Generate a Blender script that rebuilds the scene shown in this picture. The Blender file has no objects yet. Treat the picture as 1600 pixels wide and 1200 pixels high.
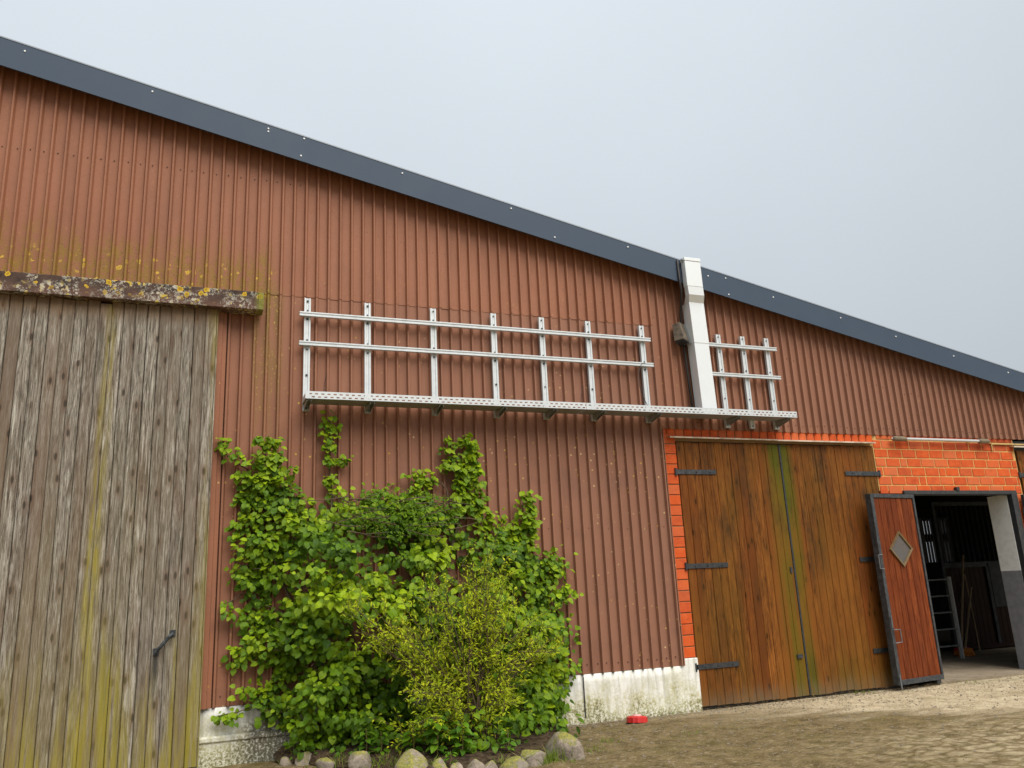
import bpy, bmesh, math, random
from mathutils import Vector, Matrix, noise as mn
rad = math.radians
random.seed(7)
SC = bpy.context.scene
COL = SC.collection

# ------------------------------------------------------------------ camera
cam_d = bpy.data.cameras.new('camera')
cam = bpy.data.objects.new('camera', cam_d)
COL.objects.link(cam)
cam_d.sensor_fit = 'HORIZONTAL'
cam_d.sensor_width = 36.0
cam_d.lens = 36.0 * 1269.44 / 1600.0
cam_d.clip_start = 0.05
cam_d.clip_end = 2000.0
_r = Vector((0.93310, -0.35665, -0.04601))
_f = Vector((0.35658, 0.90109, 0.24675)).normalized()
_u = _r.cross(_f).normalized()
_r = _f.cross(_u).normalized()
M = Matrix.Identity(4)
for i in range(3):
    M[i][0] = _r[i]; M[i][1] = _u[i]; M[i][2] = -_f[i]
M.translation = Vector((0, -8.43, 1.40))
cam.matrix_world = M
SC.camera = cam

# ------------------------------------------------------------------ sky, sun, exposure
SUN_ELEV, SUN_AZ = 54.0, 17.0      # azimuth from straight in front of the wall, positive towards its brick end
w = bpy.data.worlds.new('World'); SC.world = w; w.use_nodes = True
nt = w.node_tree; nt.nodes.clear()
def wn(t, **k):
    n = nt.nodes.new(t)
    for a, v in k.items(): setattr(n, a, v)
    return n
sky = wn('ShaderNodeTexSky', sky_type='NISHITA', sun_disc=False)
sky.sun_elevation = rad(SUN_ELEV); sky.sun_rotation = rad(180 - SUN_AZ)
sky.air_density = 1.0; sky.dust_density = 4.0; sky.ozone_density = 1.0
bg1 = wn('ShaderNodeBackground'); bg1.inputs[1].default_value = 0.05
nt.links.new(sky.outputs[0], bg1.inputs[0])
tc = wn('ShaderNodeTexCoord'); sep = wn('ShaderNodeSeparateXYZ')
nt.links.new(tc.outputs['Generated'], sep.inputs[0])
mx = wn('ShaderNodeMath', operation='MAXIMUM'); mx.inputs[1].default_value = 0.0
nt.links.new(sep.outputs[2], mx.inputs[0])
ma = wn('ShaderNodeMath', operation='MULTIPLY_ADD'); ma.inputs[1].default_value = 1.15; ma.inputs[2].default_value = 1.0
nt.links.new(mx.outputs[0], ma.inputs[0])
no = wn('ShaderNodeTexNoise'); no.inputs['Scale'].default_value = 1.7; no.inputs['Detail'].default_value = 3.0; no.inputs['Roughness'].default_value = 0.45
nt.links.new(tc.outputs['Generated'], no.inputs['Vector'])
mr = wn('ShaderNodeMapRange'); mr.inputs[1].default_value = .3; mr.inputs[2].default_value = .7; mr.inputs[3].default_value = .95; mr.inputs[4].default_value = 1.05
nt.links.new(no.outputs[0], mr.inputs[0])
mu = wn('ShaderNodeMath', operation='MULTIPLY'); nt.links.new(ma.outputs[0], mu.inputs[0]); nt.links.new(mr.outputs[0], mu.inputs[1])
bg2 = wn('ShaderNodeBackground'); bg2.inputs[0].default_value = (0.174, 0.189, 0.201, 1)
nt.links.new(mu.outputs[0], bg2.inputs[1])
ms = wn('ShaderNodeMixShader'); ms.inputs[0].default_value = 0.9
nt.links.new(bg1.outputs[0], ms.inputs[1]); nt.links.new(bg2.outputs[0], ms.inputs[2])
wo = wn('ShaderNodeOutputWorld'); nt.links.new(ms.outputs[0], wo.inputs[0])

sd = bpy.data.lights.new('sun', 'SUN'); so = bpy.data.objects.new('sun', sd); COL.objects.link(so)
sd.energy = 1.5; sd.angle = rad(50); sd.color = (1.0, 0.96, 0.90)
_e, _a = rad(SUN_ELEV), rad(SUN_AZ)
to_sun = Vector((math.sin(_a) * math.cos(_e), -math.cos(_a) * math.cos(_e), math.sin(_e)))
so.rotation_euler = to_sun.to_track_quat('Z', 'Y').to_euler()
so.location = (-4, -20, 20)
vs = SC.view_settings
vs.view_transform = 'Standard'; vs.look = 'None'; vs.gamma = 1.0; vs.exposure = 1.38; vs.use_curve_mapping = False
SC.render.engine = 'CYCLES'
SC.cycles.use_denoising = True
SC.cycles.max_bounces = 6

# ------------------------------------------------------------------ material helpers
class NT:
    def __init__(s, name):
        s.m = bpy.data.materials.new(name); s.m.use_nodes = True
        s.t = s.m.node_tree; s.t.nodes.clear()
        s.out = s.t.nodes.new('ShaderNodeOutputMaterial')
        s._pos = None
    def n(s, t, **k):
        x = s.t.nodes.new(t)
        for a, v in k.items(): setattr(x, a, v)
        return x
    def link(s, a, b): s.t.links.new(a, b)
    def put(s, v, sock):
        if hasattr(v, 'is_linked') or hasattr(v, 'links'): s.link(v, sock)
        else:
            if isinstance(v, (tuple, list)) and len(v) == 3 and sock.type == 'RGBA': v = (*v, 1)
            sock.default_value = v
    def pos(s):
        if s._pos is None: s._pos = s.n('ShaderNodeNewGeometry').outputs['Position']
        return s._pos
    def obj(s): return s.n('ShaderNodeTexCoord').outputs['Object']
    def xyz(s, v=None):
        x = s.n('ShaderNodeSeparateXYZ'); s.link(v or s.pos(), x.inputs[0]); return x.outputs
    def rnd(s): return s.n('ShaderNodeObjectInfo').outputs['Random']
    def attr(s, nm): return s.n('ShaderNodeAttribute', attribute_name=nm).outputs['Fac']
    def scale(s, v, sc, off=None):
        x = s.n('ShaderNodeMapping'); x.inputs['Scale'].default_value = sc
        s.link(v, x.inputs[0])
        if off is not None:
            c = s.n('ShaderNodeCombineXYZ')
            for i in range(3): s.link(off, c.inputs[i])
            m2 = s.n('ShaderNodeVectorMath', operation='MULTIPLY_ADD'); s.link(c.outputs[0], m2.inputs[0]); m2.inputs[1].default_value = (37, 41, 53); s.link(x.outputs[0], m2.inputs[2])
            return m2.outputs[0]
        return x.outputs[0]
    def noise(s, v, sc=1.0, det=4.0, ro=.55, dist=0.0):
        x = s.n('ShaderNodeTexNoise'); s.link(v, x.inputs['Vector'])
        x.inputs['Scale'].default_value = sc; x.inputs['Detail'].default_value = det; x.inputs['Roughness'].default_value = ro; x.inputs['Distortion'].default_value = dist
        return x.outputs[0]
    def voro(s, v, sc=1.0, feat='F1', rand=1.0, out='Distance'):
        x = s.n('ShaderNodeTexVoronoi', feature=feat); s.link(v, x.inputs['Vector'])
        x.inputs['Scale'].default_value = sc; x.inputs['Randomness'].default_value = rand
        return x.outputs[out]
    def knots(s, x, z, r, sx, sz):
        c = s.n('ShaderNodeCombineXYZ'); s.link(s.math('ADD', s.math('MULTIPLY', x, sx), s.math('MULTIPLY', r, 91.0)), c.inputs[0]); s.link(s.math('ADD', s.math('MULTIPLY', z, sz), s.math('MULTIPLY', r, 57.0)), c.inputs[1])
        v = s.n('ShaderNodeTexVoronoi', voronoi_dimensions='2D'); s.link(c.outputs[0], v.inputs['Vector']); v.inputs['Scale'].default_value = 1.0
        return v.outputs['Distance'], v.outputs['Color']
    def mapr(s, v, a, b, c=0.0, d=1.0, smooth=False):
        x = s.n('ShaderNodeMapRange', interpolation_type='SMOOTHSTEP' if smooth else 'LINEAR'); s.put(v, x.inputs[0])
        for i, q in enumerate((a, b, c, d)): x.inputs[i + 1].default_value = q
        return x.outputs[0]
    def math(s, op, a, b=0.0, clamp=False):
        x = s.n('ShaderNodeMath', operation=op, use_clamp=clamp); s.put(a, x.inputs[0]); s.put(b, x.inputs[1]); return x.outputs[0]
    def mul(s, *a):
        r = a[0]
        for q in a[1:]: r = s.math('MULTIPLY', r, q)
        return r
    def mix(s, f, a, b, mode='MIX'):
        x = s.n('ShaderNodeMix', data_type='RGBA', blend_type=mode); s.put(f, x.inputs[0]); s.put(a, x.inputs[6]); s.put(b, x.inputs[7]); return x.outputs[2]
    def ramp(s, v, stops):
        x = s.n('ShaderNodeValToRGB'); s.link(v, x.inputs[0]); e = x.color_ramp.elements
        while len(e) < len(stops): e.new(.5)
        for q, (p, c) in zip(e, stops): q.position = p; q.color = (*c, 1)
        return x.outputs[0]
    def bump(s, h, st=.3, dist=.01):
        x = s.n('ShaderNodeBump'); x.inputs['Strength'].default_value = st; x.inputs['Distance'].default_value = dist; s.link(h, x.inputs['Height']); return x.outputs[0]
    def fin(s, col, rough=.6, metal=0.0, spec=.4, normal=None):
        p = s.n('ShaderNodeBsdfPrincipled'); s.put(col, p.inputs['Base Color']); s.put(rough, p.inputs['Roughness']); s.put(metal, p.inputs['Metallic'])
        p.inputs['Specular IOR Level'].default_value = spec
        if normal is not None: s.link(normal, p.inputs['Normal'])
        s.link(p.outputs[0], s.out.inputs[0]); return s.m

MAT = {}
# --- reddish brown coated sheet with lichen
t = NT('cladding'); P = t.pos(); x, y, z = t.xyz()
big = t.noise(P, .55, 3); st = t.noise(t.scale(P, (9, 9, .35)), 1, 3); fi = t.noise(P, 60, 3)
c = t.mix(t.mapr(big, .35, .68), (.288, .116, .061), (.340, .145, .080))
c = t.mix(t.mapr(st, .4, .75, 0, .35), c, (.235, .096, .054))
c = t.mix(t.mapr(t.rnd(), 0, 1, 0, .18), c, (.32, .135, .076))
c = t.mix(t.mapr(fi, .52, .7, 0, .22), c, (.17, .068, .038))
c = t.mix(t.mapr(t.attr('sheet_tint'), 0, 1, 0, .75), c, (.255, .130, .086))  # duller brown, mixed in more on lower and right-hand sheets
dirt = t.noise(t.scale(P, (3.2, 3.2, .8)), 1, 5, .65); c = t.mix(t.mapr(dirt, .50, .72, 0, .35), c, (.17, .075, .045))
# grime close above the ground and under the beam end
cx = t.math('ABSOLUTE', t.math('SUBTRACT', x, .62)); streak = t.mul(t.mapr(cx, .05, .24, 1, 0, True), t.mapr(z, 2.5, 4.3, 0.1, 1), t.mapr(z, 4.75, 4.55, 0, 1), t.mapr(t.noise(t.scale(P, (14, 14, 2)), 1, 4), .38, .62))
c = t.mix(t.math('MULTIPLY', streak, .85), c, (.20, .13, .03))
sd_ = t.voro(P, 30); c = t.mix(t.mul(t.mapr(sd_, .26, .18), t.mapr(streak, .2, .6)), c, (.50, .34, .08))
# yellow lichen crust just above the old beam
lz = t.math('ADD', z, t.mapr(t.noise(t.scale(P, (6, 6, 2)), 1, 3), .3, .7, -.28, .22))
crust = t.mul(t.mapr(lz, 5.12, 4.70, 0, 1), t.mapr(x, .70, .60, 0, 1), t.mapr(z, 4.40, 4.45, 0, 1))
film = t.mul(crust, t.mapr(t.noise(t.scale(P, (24, 24, 10)), 1, 5, .75), .42, .54))
c = t.mix(t.math('MULTIPLY', film, .8), c, (.25, .15, .020))
wv = t.n('ShaderNodeVectorMath', operation='MULTIPLY_ADD'); wn_ = t.n('ShaderNodeTexNoise'); wn_.inputs['Scale'].default_value = 16; t.link(P, wn_.inputs['Vector']); t.link(wn_.outputs['Color'], wv.inputs[0]); wv.inputs[1].default_value = (.07, .07, .07); t.link(P, wv.inputs[2]); WP = wv.outputs[0]
v = t.voro(WP, 13); sz = t.mapr(t.noise(P, 6, 2), .35, .7, .12, .42)
rosette = t.mul(t.math('LESS_THAN', v, sz), t.mapr(t.voro(WP, 13, out='Color'), .40, .46), t.mapr(t.math('ADD', z, t.mapr(t.noise(P, 8, 2), .3, .7, -.10, .10)), 4.86, 4.76), t.mapr(x, .70, .62), t.mapr(z, 4.40, 4.45))
c = t.mix(t.math('MULTIPLY', rosette, .9), c, t.mix(t.mapr(v, .05, .24), (.30, .18, .02), (.62, .40, .05)))
blk = t.mul(crust, t.mapr(t.noise(P, 95, 2), .62, .66)); c = t.mix(t.math('MULTIPLY', blk, .7), c, (.05, .035, .015))
# scattered pale lichen dots
reg = t.mul(t.mapr(t.noise(P, 1.3, 2), .42, .58), t.mapr(z, 5.0, 3.4, .10, 1), t.mapr(x, 5.5, 6.5, 1, .35))
v2 = t.voro(P, 15); dots = t.mul(t.mapr(v2, .19, .13), t.mapr(t.voro(P, 15, out='Color'), .50, .54), reg)
c = t.mix(dots, c, t.mix(t.mapr(t.noise(P, 3, 1), .4, .6), (.60, .42, .20), (.55, .33, .05)))
v3 = t.voro(P, 42); sp = t.mul(t.mapr(v3, .16, .10), t.mapr(t.voro(P, 42, out='Color'), .62, .66), reg)
c = t.mix(t.math('MULTIPLY', sp, .7), c, (.10, .06, .035))
# scuffed and washed patches
wash = t.mul(t.mapr(t.noise(P, 2.1, 5, .65), .52, .70), t.mapr(z, 3.9, 3.2, .3, 1)); c = t.mix(t.math('MULTIPLY', wash, .45), c, (.17, .085, .06))
MAT['cladding'] = t.fin(c, t.mapr(fi, .3, .7, .48, .64), 0, .22, t.bump(t.noise(P, 7, 3), .12, .01))

def wood(name, cols, grain=.55, algae=None, knots=True, rough=.75, topz=None, bleach=None):
    t = NT(name); P = t.pos(); x, y, z = t.xyz(); r = t.rnd()
    gv = t.scale(P, (60, 60, 3.2), r); g = t.noise(gv, 1, 7, .68, .9); g2 = t.noise(t.scale(P, (170, 170, 9.0), r), 1, 4, .65)
    c = t.ramp(g, [(.34, cols[0]), (.45, cols[1]), (.54, cols[2]), (.66, cols[3])])
    c = t.mix(t.mapr(g2, .52, .66, 0, grain), c, tuple(q * .42 for q in cols[0]))
    c = t.mix(t.mapr(t.math('FRACT', t.math('MULTIPLY', r, 5.3)), .45, 1, 0, .75), c, cols[4])
    blot = t.noise(t.scale(P, (4, 4, .9), r), 1, 4, .6); c = t.mix(t.mapr(blot, .48, .72, 0, .55), c, cols[5])
    if knots:
        kv, kc = t.knots(x, z, r, 8.1, 2.9)
        c = t.mix(t.mul(t.mapr(kv, .34, .10), t.mapr(kc, .50, .53), .5), c, cols[5]); kn = t.mul(t.mapr(kv, .13, .07), t.mapr(kc, .50, .53)); c = t.mix(t.math('MULTIPLY', kn, .85), c, tuple(q * .22 for q in cols[1]))
    if topz:
        c = t.mix(t.mul(t.mapr(t.math('ADD', z, t.mapr(g, .3, .7, -.07, .07)), topz[0], topz[1], 0, .75)), c, topz[2])
    c = t.mix(t.mapr(t.math('FRACT', t.math('MULTIPLY', r, 13.7)), 0, 1, 0, .30), c, tuple(q * .35 for q in cols[1]))
    if algae: c = algae(t, c, x, z, r, g)
    b = t.math('ADD', g, t.math('MULTIPLY', g2, .6))
    return t.fin(c, rough, 0, .10, t.bump(b, .4, .005))

def gate_algae(t, c, x, z, r, g):
    P = t.pos(); n = t.noise(t.scale(P, (7, 7, .55)), 1, 5, .62); n2 = t.noise(t.scale(P, (26, 26, .8), r), 1, 3)
    foot = t.mul(t.mapr(t.math('ADD', z, t.mapr(n, .3, .7, .9, -.9)), 1.0, -.1, 0, 1, True), t.mapr(n2, .36, .58))
    d = t.math('ABSOLUTE', t.math('SUBTRACT', x, -.835)); ba = t.mul(t.mapr(d, .012, .085, 1, 0, True), t.mapr(z, 4.0, 1.4, .35, .95), t.mapr(t.noise(t.scale(P, (26, 26, 1.6)), 1, 4, .65), .36, .58))
    e = t.mul(t.mapr(x, .0, .10), t.mapr(n, .40, .6), .45)
    a = t.math('MAXIMUM', t.math('MAXIMUM', foot, ba), e)
    film = t.mul(t.mapr(t.noise(t.scale(P, (3, 3, .35)), 1, 3), .36, .62), t.mapr(z, 3.4, .6, 0, .55)); c = t.mix(film, c, (.20, .155, .060))
    stn = t.mul(t.mapr(t.math('ABSOLUTE', t.math('SUBTRACT', x, -.272)), .035, .010), t.mapr(z, .50, .85), t.mapr(z, 1.02, .98), .8); c = t.mix(stn, c, (.03, .03, .028))
    return t.mix(t.math('MULTIPLY', a, .85), c, t.mix(t.mapr(n2, .4, .7), (.34, .275, .020), (.22, .185, .03)))
MAT['gate_wood'] = wood('gate_wood', [(.075, .062, .046), (.190, .160, .125), (.315, .275, .222), (.53, .49, .42), (.18, .132, .092), (.14, .076, .048)], .8, gate_algae, True, .85, (4.10, 4.24, (.20, .115, .055)))

def door_algae(t, c, x, z, r, g):
    P = t.pos(); n = t.noise(t.scale(P, (16, 16, .6)), 1, 4)
    d = t.math('ABSOLUTE', t.math('SUBTRACT', x, 6.97)); ce = t.mul(t.mapr(d, .10, .29, 1, 0, True), t.mapr(n, .24, .50))
    lo = t.mul(t.mapr(t.math('ADD', z, t.mapr(n, .3, .7, .35, -.35)), .75, .1), t.mapr(t.noise(P, 1.1, 2), .40, .6), .8)
    fl = t.mul(t.mapr(t.noise(t.scale(P, (2.2, 2.2, .5)), 1, 3), .45, .68), .5)
    c = t.mix(t.math('MAXIMUM', t.math('MULTIPLY', fl, .6), t.math('MULTIPLY', lo, .8)), c, (.095, .070, .009))
    c = t.mix(t.math('MULTIPLY', ce, .92), c, (.080, .084, .006))
    c = t.mix(t.mapr(t.math('ADD', z, t.mapr(g, .3, .7, -.12, .12)), .22, .02, 0, .6), c, (.16, .125, .075))
    gl = t.mul(t.mapr(t.noise(t.scale(P, (1.7, 1.7, .45)), 1, 3), .46, .64), .55); c = t.mix(gl, c, (.215, .080, .013))
    dk = t.mul(t.mapr(t.noise(t.scale(P, (3.2, 3.2, 1.1)), 1, 5, .7), .50, .68), t.mapr(z, 1.0, 2.4, .35, 1)); return t.mix(t.math('MULTIPLY', dk, .8), c, (.035, .022, .010))
MAT['door_wood'] = wood('door_wood', [(.050, .016, .005), (.145, .048, .010), (.225, .076, .014), (.33, .128, .024), (.19, .050, .010), (.090, .034, .007)], .5, door_algae, True, .55)
MAT['red_wood'] = wood('red_wood', [(.055, .014, .005), (.155, .032, .009), (.225, .050, .012), (.31, .088, .026), (.14, .030, .009), (.085, .022, .008)], .55, None, False, .5)
MAT['dark_wood'] = wood('dark_wood', [(.014, .007, .004), (.03, .012, .007), (.04, .017, .009), (.055, .022, .013), (.03, .012, .008), (.02, .009, .006)], .4, None, False, .6)
MAT['broom_wood'] = wood('broom_wood', [(.25, .17, .09), (.38, .27, .15), (.45, .33, .19), (.5, .38, .22), (.38, .27, .15), (.3, .2, .1)], .3, None, False, .6)
MAT['bark'] = wood('bark', [(.05, .035, .022), (.10, .07, .045), (.15, .11, .07), (.2, .16, .11), (.12, .085, .05), (.08, .06, .035)], .4, None, False, .9)

# --- crusted old beam
t = NT('beam_crust'); P = t.pos(); x, y, z = t.xyz()
c = t.mix(t.mapr(t.noise(P, 5, 5, .65), .35, .65), (.035, .028, .024), (.12, .068, .05))
c = t.mix(t.mul(t.mapr(z, 4.40, 4.32), t.mapr(t.noise(P, 4, 3), .35, .6)), c, (.13, .07, .052))
a = t.voro(P, 26); ac = t.voro(P, 26, out='Color'); pch = t.mapr(t.noise(P, 5.5, 3), .40, .52)
wv = t.n('ShaderNodeVectorMath', operation='MULTIPLY_ADD'); wn_ = t.n('ShaderNodeTexNoise'); wn_.inputs['Scale'].default_value = 22; t.link(P, wn_.inputs['Vector']); t.link(wn_.outputs['Color'], wv.inputs[0]); wv.inputs[1].default_value = (.06, .06, .06); t.link(P, wv.inputs[2]); WP = wv.outputs[0]
c = t.mix(t.mul(t.mapr(t.noise(P, 30, 5, .75), .50, .60), pch, .8), c, (.42, .39, .32))
a = t.voro(WP, 20); ac = t.voro(WP, 20, out='Color')
c = t.mix(t.mul(t.mapr(a, .44, .38), t.mapr(ac, .36, .42), pch), c, t.mix(t.mapr(t.noise(P, 9, 1), .42, .58), (.46, .42, .34), (.50, .36, .06)))
a2 = t.voro(P, 70); c = t.mix(t.mul(t.mapr(a2, .40, .30), t.mapr(t.voro(P, 70, out='Color'), .55, .6), pch), c, (.46, .43, .36))
v4 = t.voro(WP, 11); c = t.mix(t.mul(t.math('LESS_THAN', v4, .30), t.mapr(t.voro(WP, 11, out='Color'), .50, .54), t.mapr(z, 4.33, 4.42)), c, t.mix(t.mapr(v4, .1, .26), (.33, .2, .02), (.60, .38, .03)))
c = t.mix(t.mul(t.mapr(x, .46, .52), .75), c, (.20, .20, .03))
MAT['beam'] = t.fin(c, .9, 0, .2, t.bump(t.noise(P, 60, 4), .6, .006))

# --- brick and mortar
t = NT('brick'); P = t.pos(); r = t.rnd(); x, y, z = t.xyz()
c = t.mix(r, (.60, .095, .022), (.50, .085, .028)); c = t.mix(t.mapr(t.math('FRACT', t.math('MULTIPLY', r, 7.3)), .5, 1, 0, .7), c, (.58, .17, .070)); c = t.mix(t.mapr(t.math('FRACT', t.math('MULTIPLY', r, 11.9)), .7, 1, 0, .55), c, (.36, .055, .02)); c = t.mix(t.mapr(t.noise(P, 9, 4, .6), .42, .68, 0, .7), c, (.66, .135, .038))
c = t.mix(t.mapr(t.noise(t.scale(P, (6, 6, 40)), 1, 3), .56, .7, 0, .35), c, (.30, .045, .016))
c = t.mix(t.mapr(t.noise(P, 110, 2), .58, .72, 0, .45), c, (.26, .05, .02))
c = t.mix(t.mul(t.mapr(t.math('ADD', z, t.mapr(t.noise(P, 5, 3), .3, .7, -.08, .08)), 3.02, 3.12), t.mapr(x, 9.0, 9.2), .55), c, (.26, .05, .025))
MAT['brick'] = t.fin(c, .85, 0, .10, t.bump(t.noise(P, 90, 4), .3, .004))
t = NT('mortar'); P = t.pos(); x, y, z = t.xyz(); c = t.mix(t.mapr(t.noise(P, 7, 4), .35, .65), (.66, .40, .13), (.54, .34, .15)); c = t.mix(t.mapr(x, 8.6, 8.4), c, (.30, .19, .10))
MAT['mortar'] = t.fin(c, .95, 0, .1, t.bump(t.noise(P, 140, 3), .5, .004))

# --- whitewashed base
t = NT('whitewash'); P = t.pos(); x, y, z = t.xyz(); n = t.noise(P, 3.2, 5, .65); fi = t.noise(P, 42, 4, .7)
c = t.mix(t.mapr(n, .4, .7), (.80, .79, .74), (.66, .64, .56))
vs_ = t.noise(t.scale(P, (22, 22, 1.6)), 1, 4); c = t.mix(t.mul(t.mapr(vs_, .48, .66), .65), c, (.44, .43, .36))
hh = t.math('ADD', z, t.mapr(n, .3, .7, .22, -.22))
c = t.mix(t.mul(t.mapr(hh, .44, .10), t.mapr(fi, .34, .58), .85), c, (.40, .36, .11))
c = t.mix(t.mul(t.mapr(hh, .20, .0), t.mapr(fi, .46, .60), .8), c, (.09, .085, .05))
dk = t.mul(t.mapr(t.math('ABSOLUTE', t.math('SUBTRACT', x, .78)), .42, .2), t.mapr(z, .42, .30), t.mapr(fi, .35, .5)); c = t.mix(t.math('MULTIPLY', dk, .85), c, (.085, .075, .055))
c = t.mix(t.mul(t.mapr(t.voro(P, 50), .2, .12), .4), c, (.14, .13, .09))
MAT['whitewash'] = t.fin(c, .9, 0, .2, t.bump(t.math('ADD', n, fi), .45, .008))
t = NT('white_paint'); P = t.pos(); x, y, z = t.xyz(); n = t.noise(P, 12, 4); c = t.mix(t.mapr(n, .45, .75), (.78, .77, .74), (.66, .65, .62))
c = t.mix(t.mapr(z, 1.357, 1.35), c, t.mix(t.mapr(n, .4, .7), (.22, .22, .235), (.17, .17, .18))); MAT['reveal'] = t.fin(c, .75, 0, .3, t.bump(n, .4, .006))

# --- metals and paints
def plain(name, col, rough, metal=0.0, spec=.4, var=.2, sc=12, dark=None, bs=.1):
    t = NT(name); P = t.pos(); n = t.noise(P, sc, 4, .6); d = dark or tuple(q * .6 for q in col)
    c = t.mix(t.mapr(n, .42, .75, 0, var * 2), col, d)
    return t.fin(c, t.mapr(n, .3, .7, max(.05, rough - .08), rough + .1), metal, spec, t.bump(t.noise(P, sc * 5, 2), bs, .002))
MAT['slate'] = plain('slate_trim', (.046, .068, .102), .52, 0, .24, .25, 1.6, (.060, .084, .118), .02)
MAT['trim_edge'] = plain('trim_edge', (.24, .27, .31), .4, 0, .5, .1)
MAT['rivet'] = plain('rivet', (.8, .8, .78), .35, 0, .5, .05)
MAT['screw'] = plain('screw', (.05, .03, .025), .6)
MAT['galv'] = plain('galvanised', (.62, .64, .64), .45, .25, .5, .28, 14, (.42, .44, .44), .04)
MAT['galv_dark'] = plain('galvanised_dull', (.36, .38, .38), .5, .5, .5, .3, 18)
MAT['duct'] = plain('duct_sheet', (.74, .76, .76), .4, .15, .5, .16, 5, (.56, .59, .60), .03)
MAT['black_steel'] = plain('black_steel', (.022, .025, .028), .5, .0, .45, .4, 20, (.055, .05, .045))
MAT['worn_steel'] = plain('worn_black_steel', (.026, .030, .034), .5, 0, .45, .45, 26, (.075, .078, .08))
MAT['grey_steel'] = plain('grey_steel', (.20, .21, .22), .5, .5, .5, .4, 30)
MAT['flash'] = plain('flashing', (.62, .50, .38), .55, 0, .4, .5, 7, (.26, .17, .10))
MAT['brass'] = plain('bronze_frame', (.17, .11, .045), .5, .0, .4, .4, 25, (.09, .055, .025))
MAT['pane'] = plain('dull_pane', (.095, .085, .078), .25, 0, .5, .4, 6, (.10, .075, .06))
MAT['tube'] = plain('lamp_tube', (.50, .51, .51), .25, 0, .5, .08)
MAT['lampcap'] = plain('lamp_cap', (.20, .155, .10), .6, 0, .3, .5, 25, (.09, .07, .045))
MAT['oldbox'] = plain('weathered_housing', (.155, .125, .092), .8, 0, .2, .6, 16, (.06, .05, .04), .3)
MAT['conduit'] = plain('conduit', (.52, .36, .14), .6, 0, .3, .3)
MAT['cable'] = plain('cable', (.03, .025, .022), .5)
MAT['red_plastic'] = plain('red_plastic', (.55, .022, .018), .4, 0, .5, .25, 30)
MAT['pink_plastic'] = plain('faded_plastic', (.66, .36, .33), .5, 0, .4, .3, 40)
MAT['orange'] = plain('bristles', (.62, .20, .03), .8, 0, .2, .5, 60)
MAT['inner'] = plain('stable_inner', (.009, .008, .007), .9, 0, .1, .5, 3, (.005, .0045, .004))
MAT['stallgrey'] = plain('stall_frame', (.030, .033, .036), .6, 0, .25, .4, 10)
MAT['roofing'] = plain('roof_sheet', (.10, .09, .085), .8, 0, .3, .4, 3)

# --- ground
t = NT('yard_ground'); P = t.pos(); x, y, z = t.xyz()
n1 = t.noise(t.scale(P, (.35, 1.1, 1)), 1, 6, .68); n2 = t.noise(P, 6, 5, .65); n3 = t.noise(P, 38, 5, .7); str_ = t.noise(t.scale(P, (16, 60, 1)), 1, 4, .6, .6)
c = t.mix(t.mapr(n2, .36, .66), (.105, .076, .034), (.230, .168, .080))
dusty = t.mul(t.mapr(t.math('ADD', t.math('ADD', y, t.math('MULTIPLY', t.math('SUBTRACT', x, 6.5), .42)), t.mapr(n1, .3, .7, -1.2, 1.2)), -1.75, -.55, 0, 1, True), t.mapr(x, 4.2, 6.8))
c = t.mix(dusty, c, t.mix(t.mapr(n2, .35, .7), (.60, .50, .34), (.38, .295, .18)))
far = t.mul(t.mapr(t.math('ADD', t.math('MULTIPLY', x, -.6), y), -6.0, -8.0), t.mapr(n2, .35, .6), t.mapr(x, 5.2, 6.3), .35); c = t.mix(far, c, (.30, .235, .15))
c = t.mix(t.mul(t.mapr(str_, .56, .66), t.mapr(n1, .35, .6, .35, .9)), c, (.44, .36, .24))
gr = t.mul(t.mapr(t.noise(P, 2.2, 4, .65), .50, .66), t.mapr(n3, .42, .6), .7); c = t.mix(gr, c, (.135, .115, .028))
c = t.mix(t.mapr(n3, .55, .70, 0, .7), c, (.055, .040, .024))
c = t.mix(t.mul(t.mapr(t.voro(P, 55), .22, .14), t.mapr(t.voro(P, 55, out='Color'), .6, .66)), c, (.36, .31, .24))
vx = t.n('ShaderNodeTexVoronoi', feature='DISTANCE_TO_EDGE'); t.link(t.scale(P, (4.2, 6.5, 1)), vx.inputs['Vector']); vx.inputs['Scale'].default_value = 1.0
pv = t.mul(t.mapr(vx.outputs['Distance'], .02, .14), t.mapr(y, -2.0, -2.8), t.mapr(x, 4.6, 6.0), t.mapr(n2, .34, .58), .75); c = t.mix(pv, c, (.46, .375, .235))
MAT['ground'] = t.fin(c, .97, 0, .05, t.bump(t.math('ADD', t.math('MULTIPLY', n2, 1.4), t.math('ADD', n3, t.math('MULTIPLY', str_, .6))), .8, .02))
t = NT('bed_soil'); P = t.pos(); c = t.mix(t.mapr(t.noise(P, 20, 5, .7), .4, .62), (.028, .019, .012), (.10, .068, .04)); MAT['soil'] = t.fin(c, .95, 0, .1, t.bump(t.noise(P, 35, 5, .7), 1.0, .02))
t = NT('stable_floor'); P = t.pos(); c = t.mix(t.mapr(t.noise(P, 2.5, 5, .65), .38, .66), (.20, .155, .105), (.30, .245, .175)); c = t.mix(t.mapr(t.noise(P, 30, 4, .7), .56, .7, 0, .6), c, (.09, .065, .04)); MAT['floor'] = t.fin(c, .9, 0, .2, t.bump(t.noise(P, 25, 4), .4, .01))
t = NT('field_stone'); P = t.obj(); r = t.rnd(); W = t.pos(); N = t.n('ShaderNodeNewGeometry').outputs['Normal']; nz = t.xyz(N)[2]
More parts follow.
